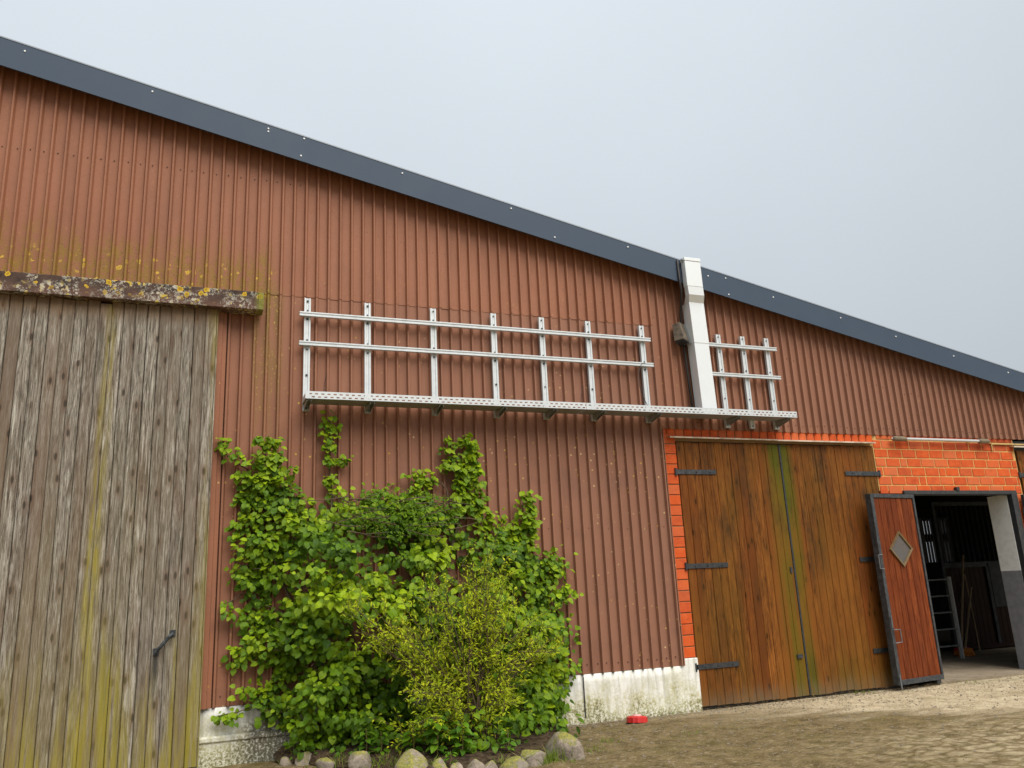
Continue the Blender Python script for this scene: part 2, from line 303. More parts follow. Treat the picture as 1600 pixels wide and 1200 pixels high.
c = t.mix(t.mapr(t.noise(W, 28, 5, .7), .38, .64), (.19, .15, .11), (.40, .325, .25)); c = t.mix(t.mapr(r, 0, 1, 0, .6), c, (.24, .21, .18)); c = t.mix(t.mapr(t.noise(W, 120, 2), .58, .7, 0, .6), c, (.09, .07, .055))
moss = t.mul(t.mapr(t.math('ADD', t.mapr(nz, -.2, .9, -.14, .22), t.math('ADD', t.noise(W, 11, 4, .65), t.mapr(r, 0, 1, -.14, .12))), .56, .70), .85); c = t.mix(moss, c, t.mix(t.mapr(t.noise(W, 60, 3), .4, .6), (.30, .265, .045), (.15, .165, .03)))
MAT['stone'] = t.fin(c, .92, 0, .2, t.bump(t.noise(W, 45, 5, .7), .7, .012))

# --- foliage: a leaf is thin, lit from both sides; 'tone' differs from leaf to leaf
def leafmat(name, young, old, dark, transl=.35, obj_random=False, rough=.5):
    t = NT(name); P = t.pos(); a = t.rnd() if obj_random else t.attr('tone')
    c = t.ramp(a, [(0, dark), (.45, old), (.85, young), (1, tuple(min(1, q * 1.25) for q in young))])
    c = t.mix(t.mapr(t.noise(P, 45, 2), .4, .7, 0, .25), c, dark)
    p = t.n('ShaderNodeBsdfPrincipled'); t.put(c, p.inputs['Base Color']); p.inputs['Roughness'].default_value = rough; p.inputs['Specular IOR Level'].default_value = .16
    tr = t.n('ShaderNodeBsdfTranslucent'); t.put(t.mix(.4, c, (.40, .60, .04)), tr.inputs[0])
    mxs = t.n('ShaderNodeMixShader'); mxs.inputs[0].default_value = transl; t.link(p.outputs[0], mxs.inputs[1]); t.link(tr.outputs[0], mxs.inputs[2]); t.link(mxs.outputs[0], t.out.inputs[0]); return t.m
MAT['leaf'] = leafmat('vine_leaf', (.250, .345, .007), (.098, .185, .005), (.028, .068, .004), .16)
MAT['leaf_obj'] = leafmat('vine_leaf_single', (.250, .345, .007), (.098, .185, .005), (.028, .068, .004), .16, True)
MAT['shrub_leaf'] = leafmat('shrub_leaf', (.50, .52, .014), (.26, .36, .012), (.25, .20, .014), .3)
MAT['fine_leaf'] = leafmat('fine_leaf', (.19, .30, .009), (.085, .18, .006), (.03, .075, .005), .25)
MAT['grass'] = leafmat('grass_blade', (.20, .29, .03), (.11, .19, .018), (.30, .23, .09), .3)
MAT['litter'] = leafmat('dead_leaf', (.26, .17, .08), (.15, .085, .04), (.07, .04, .02), .1)
MAT['pebble'] = plain('pebble', (.26, .215, .16), .9, 0, .2, .5, 9, (.12, .095, .065))

# ------------------------------------------------------------------ object helpers
def link(name, me, mat=None, parent=None, loc=None, rot=None):
    o = bpy.data.objects.new(name, me); COL.objects.link(o)
    if mat is not None and len(me.materials) == 0: me.materials.append(MAT[mat] if isinstance(mat, str) else mat)
    if parent is not None: o.parent = parent
    if loc is not None: o.location = loc
    if rot is not None: o.rotation_euler = rot
    return o
def tag(o, label=None, cat=None, group=None, kind=None):
    if label: o['label'] = label
    if cat: o['category'] = cat
    if group: o['group'] = group
    if kind: o['kind'] = kind
    return o
def empty(name, loc=(0, 0, 0), parent=None):
    o = bpy.data.objects.new(name, None); COL.objects.link(o); o.location = loc; o.empty_display_size = .1
    if parent is not None: o.parent = parent
    return o
class MB:
    def __init__(s): s.v = []; s.f = []; s.tone = None
    def add(s, v, f):
        b = len(s.v); s.v += [tuple(q) for q in v]; s.f += [tuple(i + b for i in q) for q in f]; return s
    def box(s, x0, x1, y0, y1, z0, z1):
        v = [(x, y, z) for z in (z0, z1) for y in (y0, y1) for x in (x0, x1)]
        return s.add(v, [(0, 2, 3, 1), (4, 5, 7, 6), (0, 1, 5, 4), (2, 6, 7, 3), (0, 4, 6, 2), (1, 3, 7, 5)])
    def prism(s, poly, p0, p1, ua, va):
        """poly = 2-D outline (counter-clockwise seen along p0->p1 reversed), swept from p0 to p1 with axes ua, va"""
        n = len(poly); A = [Vector(p0) + Vector(ua) * a + Vector(va) * b for a, b in poly]; d = Vector(p1) - Vector(p0)
        B = [q + d for q in A]
        return s.add(A + B, [tuple(range(n))[::-1], tuple(range(n, 2 * n))] + [(i, (i + 1) % n, (i + 1) % n + n, i + n) for i in range(n)])
    def bar(s, a, b, w_, h_, up=(0, 0, 1)):
        a, b = Vector(a), Vector(b); d = (b - a).normalized(); u = Vector(up)
        if abs(d.dot(u)) > .95: u = Vector((0, 1, 0))
        r_ = d.cross(u).normalized(); u = r_.cross(d)
        return s.prism([(-w_ / 2, -h_ / 2), (w_ / 2, -h_ / 2), (w_ / 2, h_ / 2), (-w_ / 2, h_ / 2)], a, b, r_, u)
    def tube(s, pts, rads, seg=8, cap=True):
        pts = [Vector(p) for p in pts]; n = len(pts)
        if not isinstance(rads, (list, tuple)): rads = [rads] * n
        rings = []; b = len(s.v); pr = None
        for i, p in enumerate(pts):
            d = (pts[min(i + 1, n - 1)] - pts[max(i - 1, 0)]).normalized()
            if pr is None:
                pr = d.orthogonal().normalized()
            pr = (pr - d * pr.dot(d)).normalized(); q = d.cross(pr)
            for k in range(seg):
                a = 2 * math.pi * k / seg; s.v.append(tuple(p + (pr * math.cos(a) + q * math.sin(a)) * rads[i]))
        for i in range(n - 1):
            for k in range(seg):
                s.f.append((b + i * seg + k, b + i * seg + (k + 1) % seg, b + (i + 1) * seg + (k + 1) % seg, b + (i + 1) * seg + k))
        if cap:
            s.f.append(tuple(b + k for k in range(seg))[::-1]); s.f.append(tuple(b + (n - 1) * seg + k for k in range(seg)))
        return s
    def mesh(s, name, smooth=False):
        me = bpy.data.meshes.new(name); me.from_pydata(s.v, [], s.f)
        if s.tone is not None:
            at = me.attributes.new('tone', 'FLOAT', 'FACE'); at.data.foreach_set('value', s.tone)
        if smooth: me.polygons.foreach_set('use_smooth', [True] * len(me.polygons))
        me.update(); return me
    def build(s, name, mat, parent=None, smooth=False, bevel=0.0, fix=True):
        me = s.mesh(name, smooth)
        if fix:
            bm = bmesh.new(); bm.from_mesh(me); bmesh.ops.recalc_face_normals(bm, faces=bm.faces); bm.to_mesh(me); bm.free()
        o = link(name, me, mat, parent)
        if bevel:
            m = o.modifiers.new('bevel', 'BEVEL'); m.width = bevel; m.segments = 2; m.limit_method = 'ANGLE'; m.angle_limit = rad(40)
        return o
def fbm(x, y, z=0.0): return mn.noise(Vector((x, y, z)))

# verge line of the roof (measured on the front of the trim)
def z_low(X): return 6.245 - .2020 * X
def z_up(X): return 6.554 - .2021 * X

# ------------------------------------------------------------------ ground
def ground_z(x, y):
    return .018 * fbm(x * .8, y * .8) + .009 * fbm(x * 3.1, y * 3.1, 4) if abs(x) < 40 else 0.0
def axis(lo, hi, step, far):
    a = []; v = lo
    while v <= hi + 1e-6: a.append(v); v += step
    s_, v, pre = step, lo, []
    while v > -far: s_ *= 1.5; v -= s_; pre.append(v)
    s_, v, post = step, hi, []
    while v < far: s_ *= 1.5; v += s_; post.append(v)
    return pre[::-1] + a + post
gx, gy = axis(-4, 14, .09, 320), axis(-8.5, .9, .09, 320)
mb = MB(); nx = len(gx)
for yy in gy:
    for xx in gx:
        zz = ground_z(xx, yy)
        if yy > -.35: zz = zz * .3 - .012
        if yy > .3: zz = -.05
        mb.v.append((xx, yy, zz))
for j in range(len(gy) - 1):
    for i in range(nx - 1): mb.f.append((j * nx + i, j * nx + i + 1, (j + 1) * nx + i + 1, (j + 1) * nx + i))
tag(mb.build('ground', 'ground', smooth=True, fix=False), 'trodden earth and gravel yard in front of the barn', 'ground', kind='structure')

# ------------------------------------------------------------------ barn
barn = empty('barn', (4, 0, 0)); barn.location = (0, 0, 0)
tag(barn, 'long barn clad in reddish brown ribbed sheets with brick stable front and grey roof edge', 'barn')
X0, X1 = -5.5, 15.0
PITCH, RIB0 = .125, .012
def rib_profile(a, b):
    pts = []; k = math.floor((a - RIB0) / PITCH) - 1
    while True:
        s0 = RIB0 + k * PITCH
        for dx, dy in ((0, 0.0), (.083, 0.0), (.094, -.038), (.111, -.038)):
            pts.append((s0 + dx, dy))
        k += 1
        if s0 > b: break
    out = []
    for (xa, ya), (xb, yb) in zip(pts, pts[1:]):
        if a <= xa <= b: out.append((xa, ya))
        for e in (a, b):
            if xa < e < xb: out.append((e, ya + (yb - ya) * (e - xa) / (xb - xa)))
    out = sorted(set((round(p, 5), q) for p, q in out)); return out
def sheet(a, b, zb, zt, yoff=0.0, sheet_tint=0.0):
    mb = MB(); pr = rib_profile(a, b); n = len(pr)
    rows = []
    lv = [0.0, .25, .5, .75, 1.0]
    for th in (0.0, .003):
        for l in lv:
            base = len(mb.v)
            for xx, yy in pr:
                z0 = zb; z1 = zt(xx) if callable(zt) else zt
                zz = z0 + (z1 - z0) * l
                wob = .0022 * fbm(xx * 1.3, zz * .9) + (.006 * fbm(xx * 9, zb, 3) if l == 0 else 0)
                mb.v.append((xx, yy + yoff + th + wob, zz + (.006 * fbm(xx * 11, 2.2) if l == 0 else 0)))
            rows.append(base)
    for r0, r1 in list(zip(rows[:5], rows[1:5])):
        for i in range(n - 1): mb.f.append((r0 + i, r0 + i + 1, r1 + i + 1, r1 + i))
    for r0, r1 in list(zip(rows[5:], rows[6:])):
        for i in range(n - 1): mb.f.append((r0 + i, r1 + i, r1 + i + 1, r0 + i + 1))
    for i in range(n - 1): mb.f.append((rows[0] + i, rows[5] + i, rows[5] + i + 1, rows[0] + i + 1))
    mb.tone = None; o = mb.build('cladding_sheet', 'cladding', barn, fix=False); at = o.data.attributes.new('sheet_tint', 'FLOAT', 'FACE'); at.data.foreach_set('value', [sheet_tint] * len(o.data.polygons)); return o
SW = PITCH * 8
top = lambda q: z_low(q) + .16
k = -6
while X0 + .0 <= 15:
    a = RIB0 + k * SW; b = a + SW
    if a > 15: break
    a2, b2 = max(a, X0), min(b, X1)
    if b2 - a2 > .02:
        if b2 <= 5.25: sheet(a2, b2, 4.556, top, -.005)
        elif a2 < 5.25:
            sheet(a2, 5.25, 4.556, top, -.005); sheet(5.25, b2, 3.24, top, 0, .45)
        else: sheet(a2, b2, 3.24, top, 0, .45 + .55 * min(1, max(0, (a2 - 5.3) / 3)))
        l0, l1 = max(a2, .02), min(b2, 5.262)
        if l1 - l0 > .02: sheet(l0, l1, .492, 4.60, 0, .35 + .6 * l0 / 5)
    k += 1
# closing flashing at the right end of the lower sheets
mb = MB(); mb.box(5.262, 5.272, -.034, .02, .49, 3.238); mb.build('corner_flashing', 'cladding', barn)
mb = MB(); mb.prism([(0, 0), (.05, 0), (.055, -.022), (.10, -.022), (.104, 0), (.14, 0), (.14, .004), (0, .004)], (.075, -.036, .49), (.075, -.036, 4.5), (1, 0, 0), (0, 1, 0)); mb.build('corner_flashing', 'cladding', barn)

# fixing screws of the sheets
mb = MB()
def screw(X, Z, y=-.002, r_=.0068):
    mb.tube([(X, y + .002, Z), (X, y - .006, Z)], [r_, r_ * .8], 6)
kk = -16
for q in range(-40, 110):
    X = RIB0 + q * PITCH + .042 + random.uniform(-.012, .012)
    if -5 < X < .95: screw(X, 5.873 + random.uniform(-.006, .006), -.007)
    if .2 < X < 5.2: screw(X, .585 + random.uniform(-.008, .008)); 
    if .2 < X < 5.2 and q % 2: screw(X, 2.05 + random.uniform(-.01, .01), r_=.0045)
    if 5.3 < X < 14: screw(X, 3.33 + random.uniform(-.012, .012), r_=.0055)
    if 1.0 < X < 14 and random.random() < .35: screw(X, z_low(X) - .5 + random.uniform(-.02, .02), r_=.005)
tag(mb.build('screws', 'screw', barn, fix=False), kind='stuff')

# solid wall core behind the skin
def wallbox(name, mat, *b):
    m = MB(); m.box(*b); return m.build(name, mat, barn)
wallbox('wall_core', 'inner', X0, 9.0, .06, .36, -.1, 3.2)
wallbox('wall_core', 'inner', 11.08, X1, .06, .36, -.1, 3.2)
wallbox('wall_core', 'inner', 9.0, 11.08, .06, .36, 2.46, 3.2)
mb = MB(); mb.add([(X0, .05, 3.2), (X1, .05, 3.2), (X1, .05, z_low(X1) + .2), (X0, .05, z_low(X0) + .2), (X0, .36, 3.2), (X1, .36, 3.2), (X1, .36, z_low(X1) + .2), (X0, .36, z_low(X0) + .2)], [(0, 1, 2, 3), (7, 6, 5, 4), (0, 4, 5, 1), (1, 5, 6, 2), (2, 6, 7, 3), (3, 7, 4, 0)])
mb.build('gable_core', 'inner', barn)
# roof plate with sheet edge
mb = MB(); d = (z_up(0) - z_up(1))
mb.add([(X0, -.185, z_up(X0) - .10), (X1, -.185, z_up(X1) - .10), (X1, -.185, z_up(X1) - .012), (X0, -.185, z_up(X0) - .012), (X0, 16, z_up(X0) - .10), (X1, 16, z_up(X1) - .10), (X1, 16, z_up(X1) - .012), (X0, 16, z_up(X0) - .012)], [(0, 1, 2, 3), (7, 6, 5, 4), (0, 4, 5, 1), (1, 5, 6, 2), (2, 6, 7, 3), (3, 7, 4, 0)])
roof = mb.build('roof', 'roofing', barn)
# verge trim in lengths, each lapped over the next
joints = [X0, -2.02, .965, 5.86, 8.90, X1]
for i, (a, b) in enumerate(zip(joints, joints[1:])):
    mb = MB(); yo = -.198 - .003 * (i % 2)
    sec = [(0, -.300), (.012, -.300), (.012, -.312), (-.004, -.312), (-.004, .004), (.16, .004), (.16, -.002), (0, -.002)]
    b_ = b + (.03 if i < 4 else 0)
    A = [Vector((a, yo + u_, z_up(a) + v_)) for u_, v_ in sec]; B = [Vector((b_, yo + u_, z_up(b_) + v_)) for u_, v_ in sec]; n = len(sec)
    mb.add(A + B, [(0, 1, 2, 3, 4, 5, 6, 7)[::-1], tuple(range(8, 16))] + [(q, (q + 1) % n, (q + 1) % n + n, q + n) for q in range(n)])
    tr = mb.build('verge_trim', 'slate', barn)
    mb = MB(); mb.add([(a, yo - .008, z_up(a) - .006), (b_, yo - .008, z_up(b_) - .006), (b_, yo - .008, z_up(b_) + .008), (a, yo - .008, z_up(a) + .008), (a, yo + .1, z_up(a) + .006), (b_, yo + .1, z_up(b_) + .006), (b_, yo + .1, z_up(b_) + .012), (a, yo + .1, z_up(a) + .012)], [(0, 1, 2, 3), (7, 6, 5, 4), (0, 4, 5, 1), (1, 5, 6, 2), (2, 6, 7, 3), (3, 7, 4, 0)])
    mb.build('drip_edge', 'trim_edge', tr)
mb = MB()
for X, dv in [(-2.07, .05), (-1.80, .075), (-.62, .06), (.55, .05), (.55, .085), (.93, .03), (.90, .25), (2.03, .06), (3.35, .055), (6.05, .10), (6.32, .05), (6.34, .27), (7.05, .10), (8.15, .08), (9.1, .09), (10.15, .10), (3.9, .25), (4.9, .06), (11.2, .08), (-2.9, .07), (-4, .07)]:
    Z = z_up(X) - dv; mb.tube([(X, -.198, Z), (X, -.211, Z)], [.0125, .009], 8)
tag(mb.build('rivets', 'rivet', barn, fix=False), kind='stuff')

# ---- plinth
mb = MB(); N = 220; xs = [.09 + (5.255 - .09) * i / N for i in range(N + 1)]
prof = [(.0, -.012), (.10, -.010), (.20, -.006), (.30, -.004), (.40, -.002), (.488, 0.0)]
rows = []
for zz, yy in prof:
    rows.append(len(mb.v))
    for X in xs:
        rp = .009 * math.cos((X - RIB0 - .04) / PITCH * 2 * math.pi) * (1 if X > 3.3 else 0) + .006 * fbm(X * 7, zz * 7)
        mb.v.append((X, yy - .004 - max(0, rp) - .004, zz - .03 if zz == 0 else zz))
rows.append(len(mb.v))
for X in xs: mb.v.append((X, .055, .488))
for r0, r1 in zip(rows, rows[1:]):
    for i in range(N): mb.f.append((r0 + i, r0 + i + 1, r1 + i + 1, r1 + i))
pl = mb.build('plinth', 'whitewash', barn, smooth=True, fix=False)
mb = MB(); sec = [(0, -.04), (0, .225), (-.012, .25), (-.045, .252), (-.058, .235), (-.058, .205), (-.04, .19), (-.04, -.04)]
mb.prism(sec, (.085, -.008, 0), (3.0, -.008, 0), (0, 1, 0), (0, 0, 1)); mb.build('plinth_ledge', 'whitewash', barn, bevel=.006)
mb = MB(); mb.box(3.985, 3.994, -.0305, -.02, .06, .47); mb.build('plinth_joint', 'black_steel', barn)
mb = MB(); mb.box(5.235, 5.462, -.012, .05, -.03, .562); mb.build('plinth_pier', 'whitewash', barn, bevel=.008)

# ---- bricks
bw = empty('brick_wall', (0, 0, 0), barn)
mb = MB(); mb.box(5.20, 5.455, .018, .062, .55, 3.178); mb.box(5.2, 8.575, .018, .058, 3.1785, 3.30); mb.box(5.456, 8.575, .018, .058, 3.09, 3.178); mb.build('mortar', 'mortar', bw)
mb = MB(); mb.box(8.58, 11.285, .013, .0595, 2.4785, 3.30); mb.box(11.1125, 11.285, .013, .0595, -.02, 2.4785); mb.build('mortar', 'mortar', bw)
BM = {}
def brick_mesh(l, h):
    key = (round(l, 3), round(h, 3))
    if key not in BM:
        m = MB(); c_ = .004; yb, yf = .040, 0.0
        v = []
        for yy, q in ((yb, 0), (yf + .005, 0), (yf, c_)):
            v += [(-l / 2 + q, yy, -h / 2 + q), (l / 2 - q, yy, -h / 2 + q), (l / 2 - q, yy, h / 2 - q), (-l / 2 + q, yy, h / 2 - q)]
        m.add(v, [(8, 9, 10, 11)] + [(i + a, (i + 1) % 4 + a, (i + 1) % 4 + a + 4, i + a + 4) for a in (0, 4) for i in range(4)])
        me = m.mesh('brick'); me.materials.append(MAT['brick'])
        bm = bmesh.new(); bm.from_mesh(me); bmesh.ops.recalc_face_normals(bm, faces=bm.faces); bm.to_mesh(me); bm.free(); BM[key] = me
    return BM[key]
def brick(cx, cz, l, h):
    link('brick', brick_mesh(l, h), None, bw, (cx + random.uniform(-.002, .002),   .005 + random.uniform(-.002, .002), cz + random.uniform(-.0015, .0015)), (random.uniform(-.010, .010), random.uniform(-.006, .006), random.uniform(-.008, .008)))
CH = .1245
for r_ in range(21):                                   # pier beside the double door
    zc = 3.178 - CH * r_ - CH / 2
    if zc < .6: break
    brick(5.333, zc, .235, .1125)
for i in range(-1, 26):                                    # upright course above the double door
    brick(5.40 + i * .1255, 3.193, .1125, .118)
for r_ in range(6):                                    # courses over the stable door
    zc = 3.178 - CH * r_ - CH / 2
    X = 8.575 - [.10, .0, .06, .13, .01, .09][r_]; half = [4, 6, 2, 5, 3, 7][r_]; i = 0
    while X < 11.27:
        l = .1265 if i == half else .2535
        a, b = max(X, 8.585), min(X + l, 11.275)
        if b - a > .04: brick((a + b) / 2, zc, b - a - .016, .1085)
        X += l; i += 1
X = 8.66
while X < 11.2:
    b = min(X + .2535, 11.275); brick((X + b) / 2, 3.215, b - X - .011, .058); X += .2535
for r_ in range(6, 26):                                # strip between the two right-hand openings
    zc = 3.178 - CH * r_ - CH / 2
    if zc > .05: brick(11.195, zc, .16, .1125)

# ---- doors
def plank_mesh(w_, h_, th, ch=.006, seed=0):
    rnd = random.Random(seed); m = MB(); e = [rnd.uniform(-.006, .006) for _ in range(4)]
    sec = [(-w_ / 2, th), (-w_ / 2, ch), (-w_ / 2 + ch, 0), (w_ / 2 - ch, 0), (w_ / 2, ch), (w_ / 2, th)]
    v = [(a, b, e[0] + e[1] * a / w_) for a, b in sec] + [(a, b, h_ + e[2] + e[3] * a / w_) for a, b in sec]
    m.add(v, [(0, 1, 2, 3, 4, 5), (11, 10, 9, 8, 7, 6)] + [(i, i + 6, (i + 1) % 6 + 6, (i + 1) % 6) for i in range(6)])
    me = m.mesh('plank')
    bm = bmesh.new(); bm.from_mesh(me); bmesh.ops.recalc_face_normals(bm, faces=bm.faces); bm.to_mesh(me); bm.free(); return me
def planks(parent, xa, xb, y, z0, h_, w_, th, mat, ch=.006, jy=.002, gap=.003):
    n = round((xb - xa) / w_); ww = (xb - xa) / n; ms = [plank_mesh(ww - gap, h_, th, ch, s_) for s_ in range(4)]
    for i in range(n):
        link('plank', ms[random.randrange(4)], mat, parent, (xa + ww * (i + .5), y + random.uniform(-jy, jy), z0 + random.uniform(-.004, .004)), (0, random.uniform(-.0006, .0006), random.uniform(-.008, .008)))
# sliding gate of grey boards
gate = tag(empty('sliding_gate', (0, 0, 0), barn), 'tall sliding gate of weathered grey boards with yellow algae streaks')
planks(gate, -4.3, -.945, -.130, .03, 4.27, .1085, .03, 'gate_wood', .007, .003, .004)
planks(gate, -.845, .117, -.130, .02, 4.28, .1085, .03, 'gate_wood', .007, .003, .004)
mb = MB(); mb.add(*(lambda m: (m.v, m.f))(MB().prism([(-.05, .03), (-.05, .006), (-.044, 0), (.044, 0), (.05, .006), (.05, .03)], (-.893, -.143, .03), (-.893, -.143, 4.27), (1, 0, 0), (0, 1, 0)))); mb.build('cover_batten', 'gate_wood', gate)
for zz in (.45, 2.2, 4.1):
    mb = MB(); mb.box(-4.3, .10, -.099, -.055, zz - .07, zz + .07); mb.build('ledger', 'gate_wood', gate)
mb = MB(); mb.box(.1175, .128, -.132, -.055, .02, 4.29); mb.build('edge_board', 'gate_wood', gate)
mb = MB(); mb.tube([(-.268, -.135, 1.02), (-.268, -.175, 1.02), (-.235, -.19, 1.06), (-.165, -.19, 1.145), (-.14, -.175, 1.168), (-.14, -.135, 1.168)], [.011, .013, .016, .016, .013, .011], 8); mb.box(-.295, -.245, -.139, -.129, .99, 1.05); mb.box(-.165, -.115, -.139, -.129, 1.14, 1.20); mb.build('gate_handle', 'worn_steel', gate, smooth=False)
mb = MB(); mb.box(-4.6, .50, -.222, -.03, 4.30, 4.492); bo = mb.build('gate_beam', 'beam', barn, bevel=.006)
mb = MB(); mb.box(.5005, .557, -.2185, -.034, 4.303, 4.489); mb.build('beam_end', 'beam', barn, bevel=.006)

# double door
mb = MB(); mb.box(5.44, 8.60, .048, .0595, -.02, 3.12); mb.build('door_backing', 'black_steel', barn)
for j, (xa, xb) in enumerate(((5.458, 6.985), (7.012, 8.565))):
    lf = tag(empty('door_leaf', (0, 0, 0), barn), ['brown board door leaf whose edge strip is green with algae', 'brown board door leaf partly behind the open red stable door'][j])
    planks(lf, xa, xb, .0 if j == 0 else .004, .025, 3.055, .110, .032, 'door_wood', .0055, .003, .002)
    for hz in (2.708, 1.588, .458):
        a, b = ((5.425, 5.985), (8.02, 8.60))[j]
        if hz < 2: a, b = (a + .015, b + .03) if j == 0 else (a + .03, b + .005)
        mb = MB(); mb.box(a, b, -.012, -.002, hz - .028, hz + .028); kx = a - .012 if j == 0 else b + .012
        mb.tube([(kx, -.006, hz - .045), (kx, -.006, hz + .045)], .015, 8)
        for q in (.2, .5, .85): mb.tube([(a + (b - a) * q, -.010, hz), (a + (b - a) * q, -.020, hz)], [.011, .008], 6)
        mb.build('hinge_strap', 'black_steel' if hz < 2 else 'worn_steel', lf)
    if j == 0:
        mb = MB(); mb.box(6.925, 6.955, -.012, 0.0, 1.46, 1.53); mb.build('lock_plate', 'worn_steel', lf)
        mb = MB(); mb.box(6.86, 6.94, -.022, 0.0, .455, .50); mb.build('bolt', 'worn_steel', lf)
        mb = MB(); mb.box(6.988, 7.010, -.004, .03, .03, 3.07); mb.build('rebate_strip', 'black_steel', lf)
mb = MB(); mb.prism([(0, 0), (-.085, -.008), (-.085, -.026), (-.078, -.026), (-.078, -.016), (0, -.010)], (5.335, .012, 3.142), (6.93, .012, 3.138), (0, 1, 0), (0, 0, 1)); mb.build('door_flashing', 'flash', barn)
mb = MB(); mb.prism([(0, 0), (-.085, -.008), (-.085, -.026), (-.078, -.026), (-.078, -.016), (0, -.010)], (6.935, .012, 3.134), (8.56, .012, 3.136), (0, 1, 0), (0, 0, 1)); mb.build('door_flashing', 'flash', barn)

# next gate along the wall, only its edge is in view
lf = tag(empty('door_leaf', (0, 0, 0), barn), 'edge of a further brown board door past the stable opening')
planks(lf, 11.315, 12.85, .0, .025, 3.05, .110, .032, 'door_wood', .006)
for hz in (2.708, 1.588):
    mb = MB(); mb.box(11.29, 11.86, -.012, -.002, hz - .028, hz + .028); mb.tube([(11.278, -.006, hz - .045), (11.278, -.006, hz + .045)], .015, 8); mb.build('hinge_strap', 'black_steel', lf)
mb = MB(); mb.prism([(0, 0), (-.085, -.008), (-.085, -.026), (-.078, -.026), (-.078, -.016), (0, -.010)], (11.19, .012, 3.135), (12.9, .012, 3.135), (0, 1, 0), (0, 0, 1)); mb.build('door_flashing', 'flash', barn)
mb = MB(); mb.box(11.29, 15, .034, .058, -.02, 3.22); mb.build('door_backing', 'black_steel', barn)

# stable opening: steel frame, reveals
fr = empty('stable_door_frame', (0, 0, 0), barn)
mb = MB(); mb.box(8.97, 11.112, -.030, .05, 2.430, 2.478); mb.box(8.99, 11.112, -.012, .06, 2.415, 2.4295); mb.build('head', 'black_steel', fr)
mb = MB(); mb.box(11.0, 11.112, -.030, .05, 0, 2.4295); mb.build('jamb', 'black_steel', fr)
mb = MB(); mb.box(8.97, 9.06, -.022, .05, 0, 2.4295); mb.build('jamb', 'black_steel', fr)
mb = MB(); mb.box(9.93, 9.985, -.045, .0, 2.4785, 2.525); mb.build('catch', 'black_steel', fr)
mb = MB(); mb.box(10.992, 11.09, .0505, .365, -.02, 2.4295); mb.build('reveal', 'reveal', fr)
mb = MB(); mb.box(8.99, 9.058, .0505, .365, -.02, 2.4295); mb.build('reveal', 'reveal', fr)
# stable door leaves folded back against the wall
def stable_leaf(hinge, ang, flip, label):
    lf = tag(empty('stable_door', hinge, barn), label); lf.rotation_euler = (0, 0, ang)
    s_ = flip; Wd, H = .885, 2.36
    def bx(m, a, b, y0, y1, z0, z1): m.box(min(a * s_, b * s_), max(a * s_, b * s_), y0, y1, z0, z1)
    mb = MB(); bx(mb, 0, Wd, -.03, .02, H - .05, H); bx(mb, 0, Wd, -.03, .02, 0, .06); bx(mb, 0, .035, -.03, .02, .0605, H - .0505); bx(mb, Wd - .05, Wd, -.03, .03, .0605, H - .0505); bx(mb, Wd, Wd + .012, -.034, .05, 0, H)
    mb.build('steel_frame', 'worn_steel', lf, bevel=.003)
    n = 7; ww = (Wd - .085) / n; me = plank_mesh(ww - .004, H - .115, .022, .009, 3)
    for i in range(n):
        xc = .035 + ww * (i + .5); link('plank', me, 'red_wood', lf, (xc * s_, -.016 + random.uniform(-.0015, .0015), .062))
    cx, cz, R, r2 = .44 * s_, 1.645, .228, .196
    mb = MB()
    q = [(cx, cz + R), (cx - R, cz), (cx, cz - R), (cx + R, cz)]; qi = [(cx, cz + r2), (cx - r2, cz), (cx, cz - r2), (cx + r2, cz)]
    v = [(a, -.040, b) for a, b in q] + [(a, -.034, b) for a, b in qi] + [(a, -.014, b) for a, b in q] + [(a, -.0185, b) for a, b in qi]
    mb.add(v, [(i, (i + 1) % 4, (i + 1) % 4 + 4, i + 4) for i in range(4)] + [(i, i + 8, (i + 1) % 4 + 8, (i + 1) % 4) for i in range(4)] + [(i + 4, (i + 1) % 4 + 4, (i + 1) % 4 + 12, i + 12) for i in range(4)])
    mb.build('window_frame', 'brass', lf)
    mb = MB(); mb.add([(a, -.0195, b) for a, b in qi] + [(a, -.0185, b) for a, b in qi], [(0, 1, 2, 3), (7, 6, 5, 4)]); mb.build('pane', 'pane', lf)
    for z0, z1, out in ((1.40, 1.58, -1), (.50, .66, 1)):
        e = (Wd - .01) * s_; o_ = (Wd + .075 if out < 0 else Wd - .12) * s_
        mb = MB(); mb.tube([(e, -.034, z0), (e, -.06, z0), (o_, -.065, z0 + .005), (o_, -.065, z1 - .005), (e, -.06, z1), (e, -.034, z1)], .0075, 6); mb.build('handle', 'grey_steel', lf)
    e = (Wd - .01) * s_; mb = MB(); mb.tube([(e, -.046, .68), (e, -.046, .83)], .008, 6); mb.tube([(e, -.04, .12), (e, -.044, -.045)], .010, 6); mb.build('drop_bolt', 'grey_steel', lf)
    mb = MB(); bx(mb, .06, .14, -.02, .02, -.05, -.001); mb.build('foot_stop', 'black_steel', lf)
    for hz in (.3, 1.2, 2.1):
        mb = MB(); mb.tube([(0, .012, hz - .05), (0, .012, hz + .05)], .016, 8); mb.build('hinge', 'black_steel', lf)
    return lf
stable_leaf((9.06, -.062, .055), rad(8), -1, 'red-brown stable door leaf with diamond window standing open')
stable_leaf((11.165, -.055, .055), rad(-5), 1, 'edge of the second red-brown stable door leaf in black steel frame')

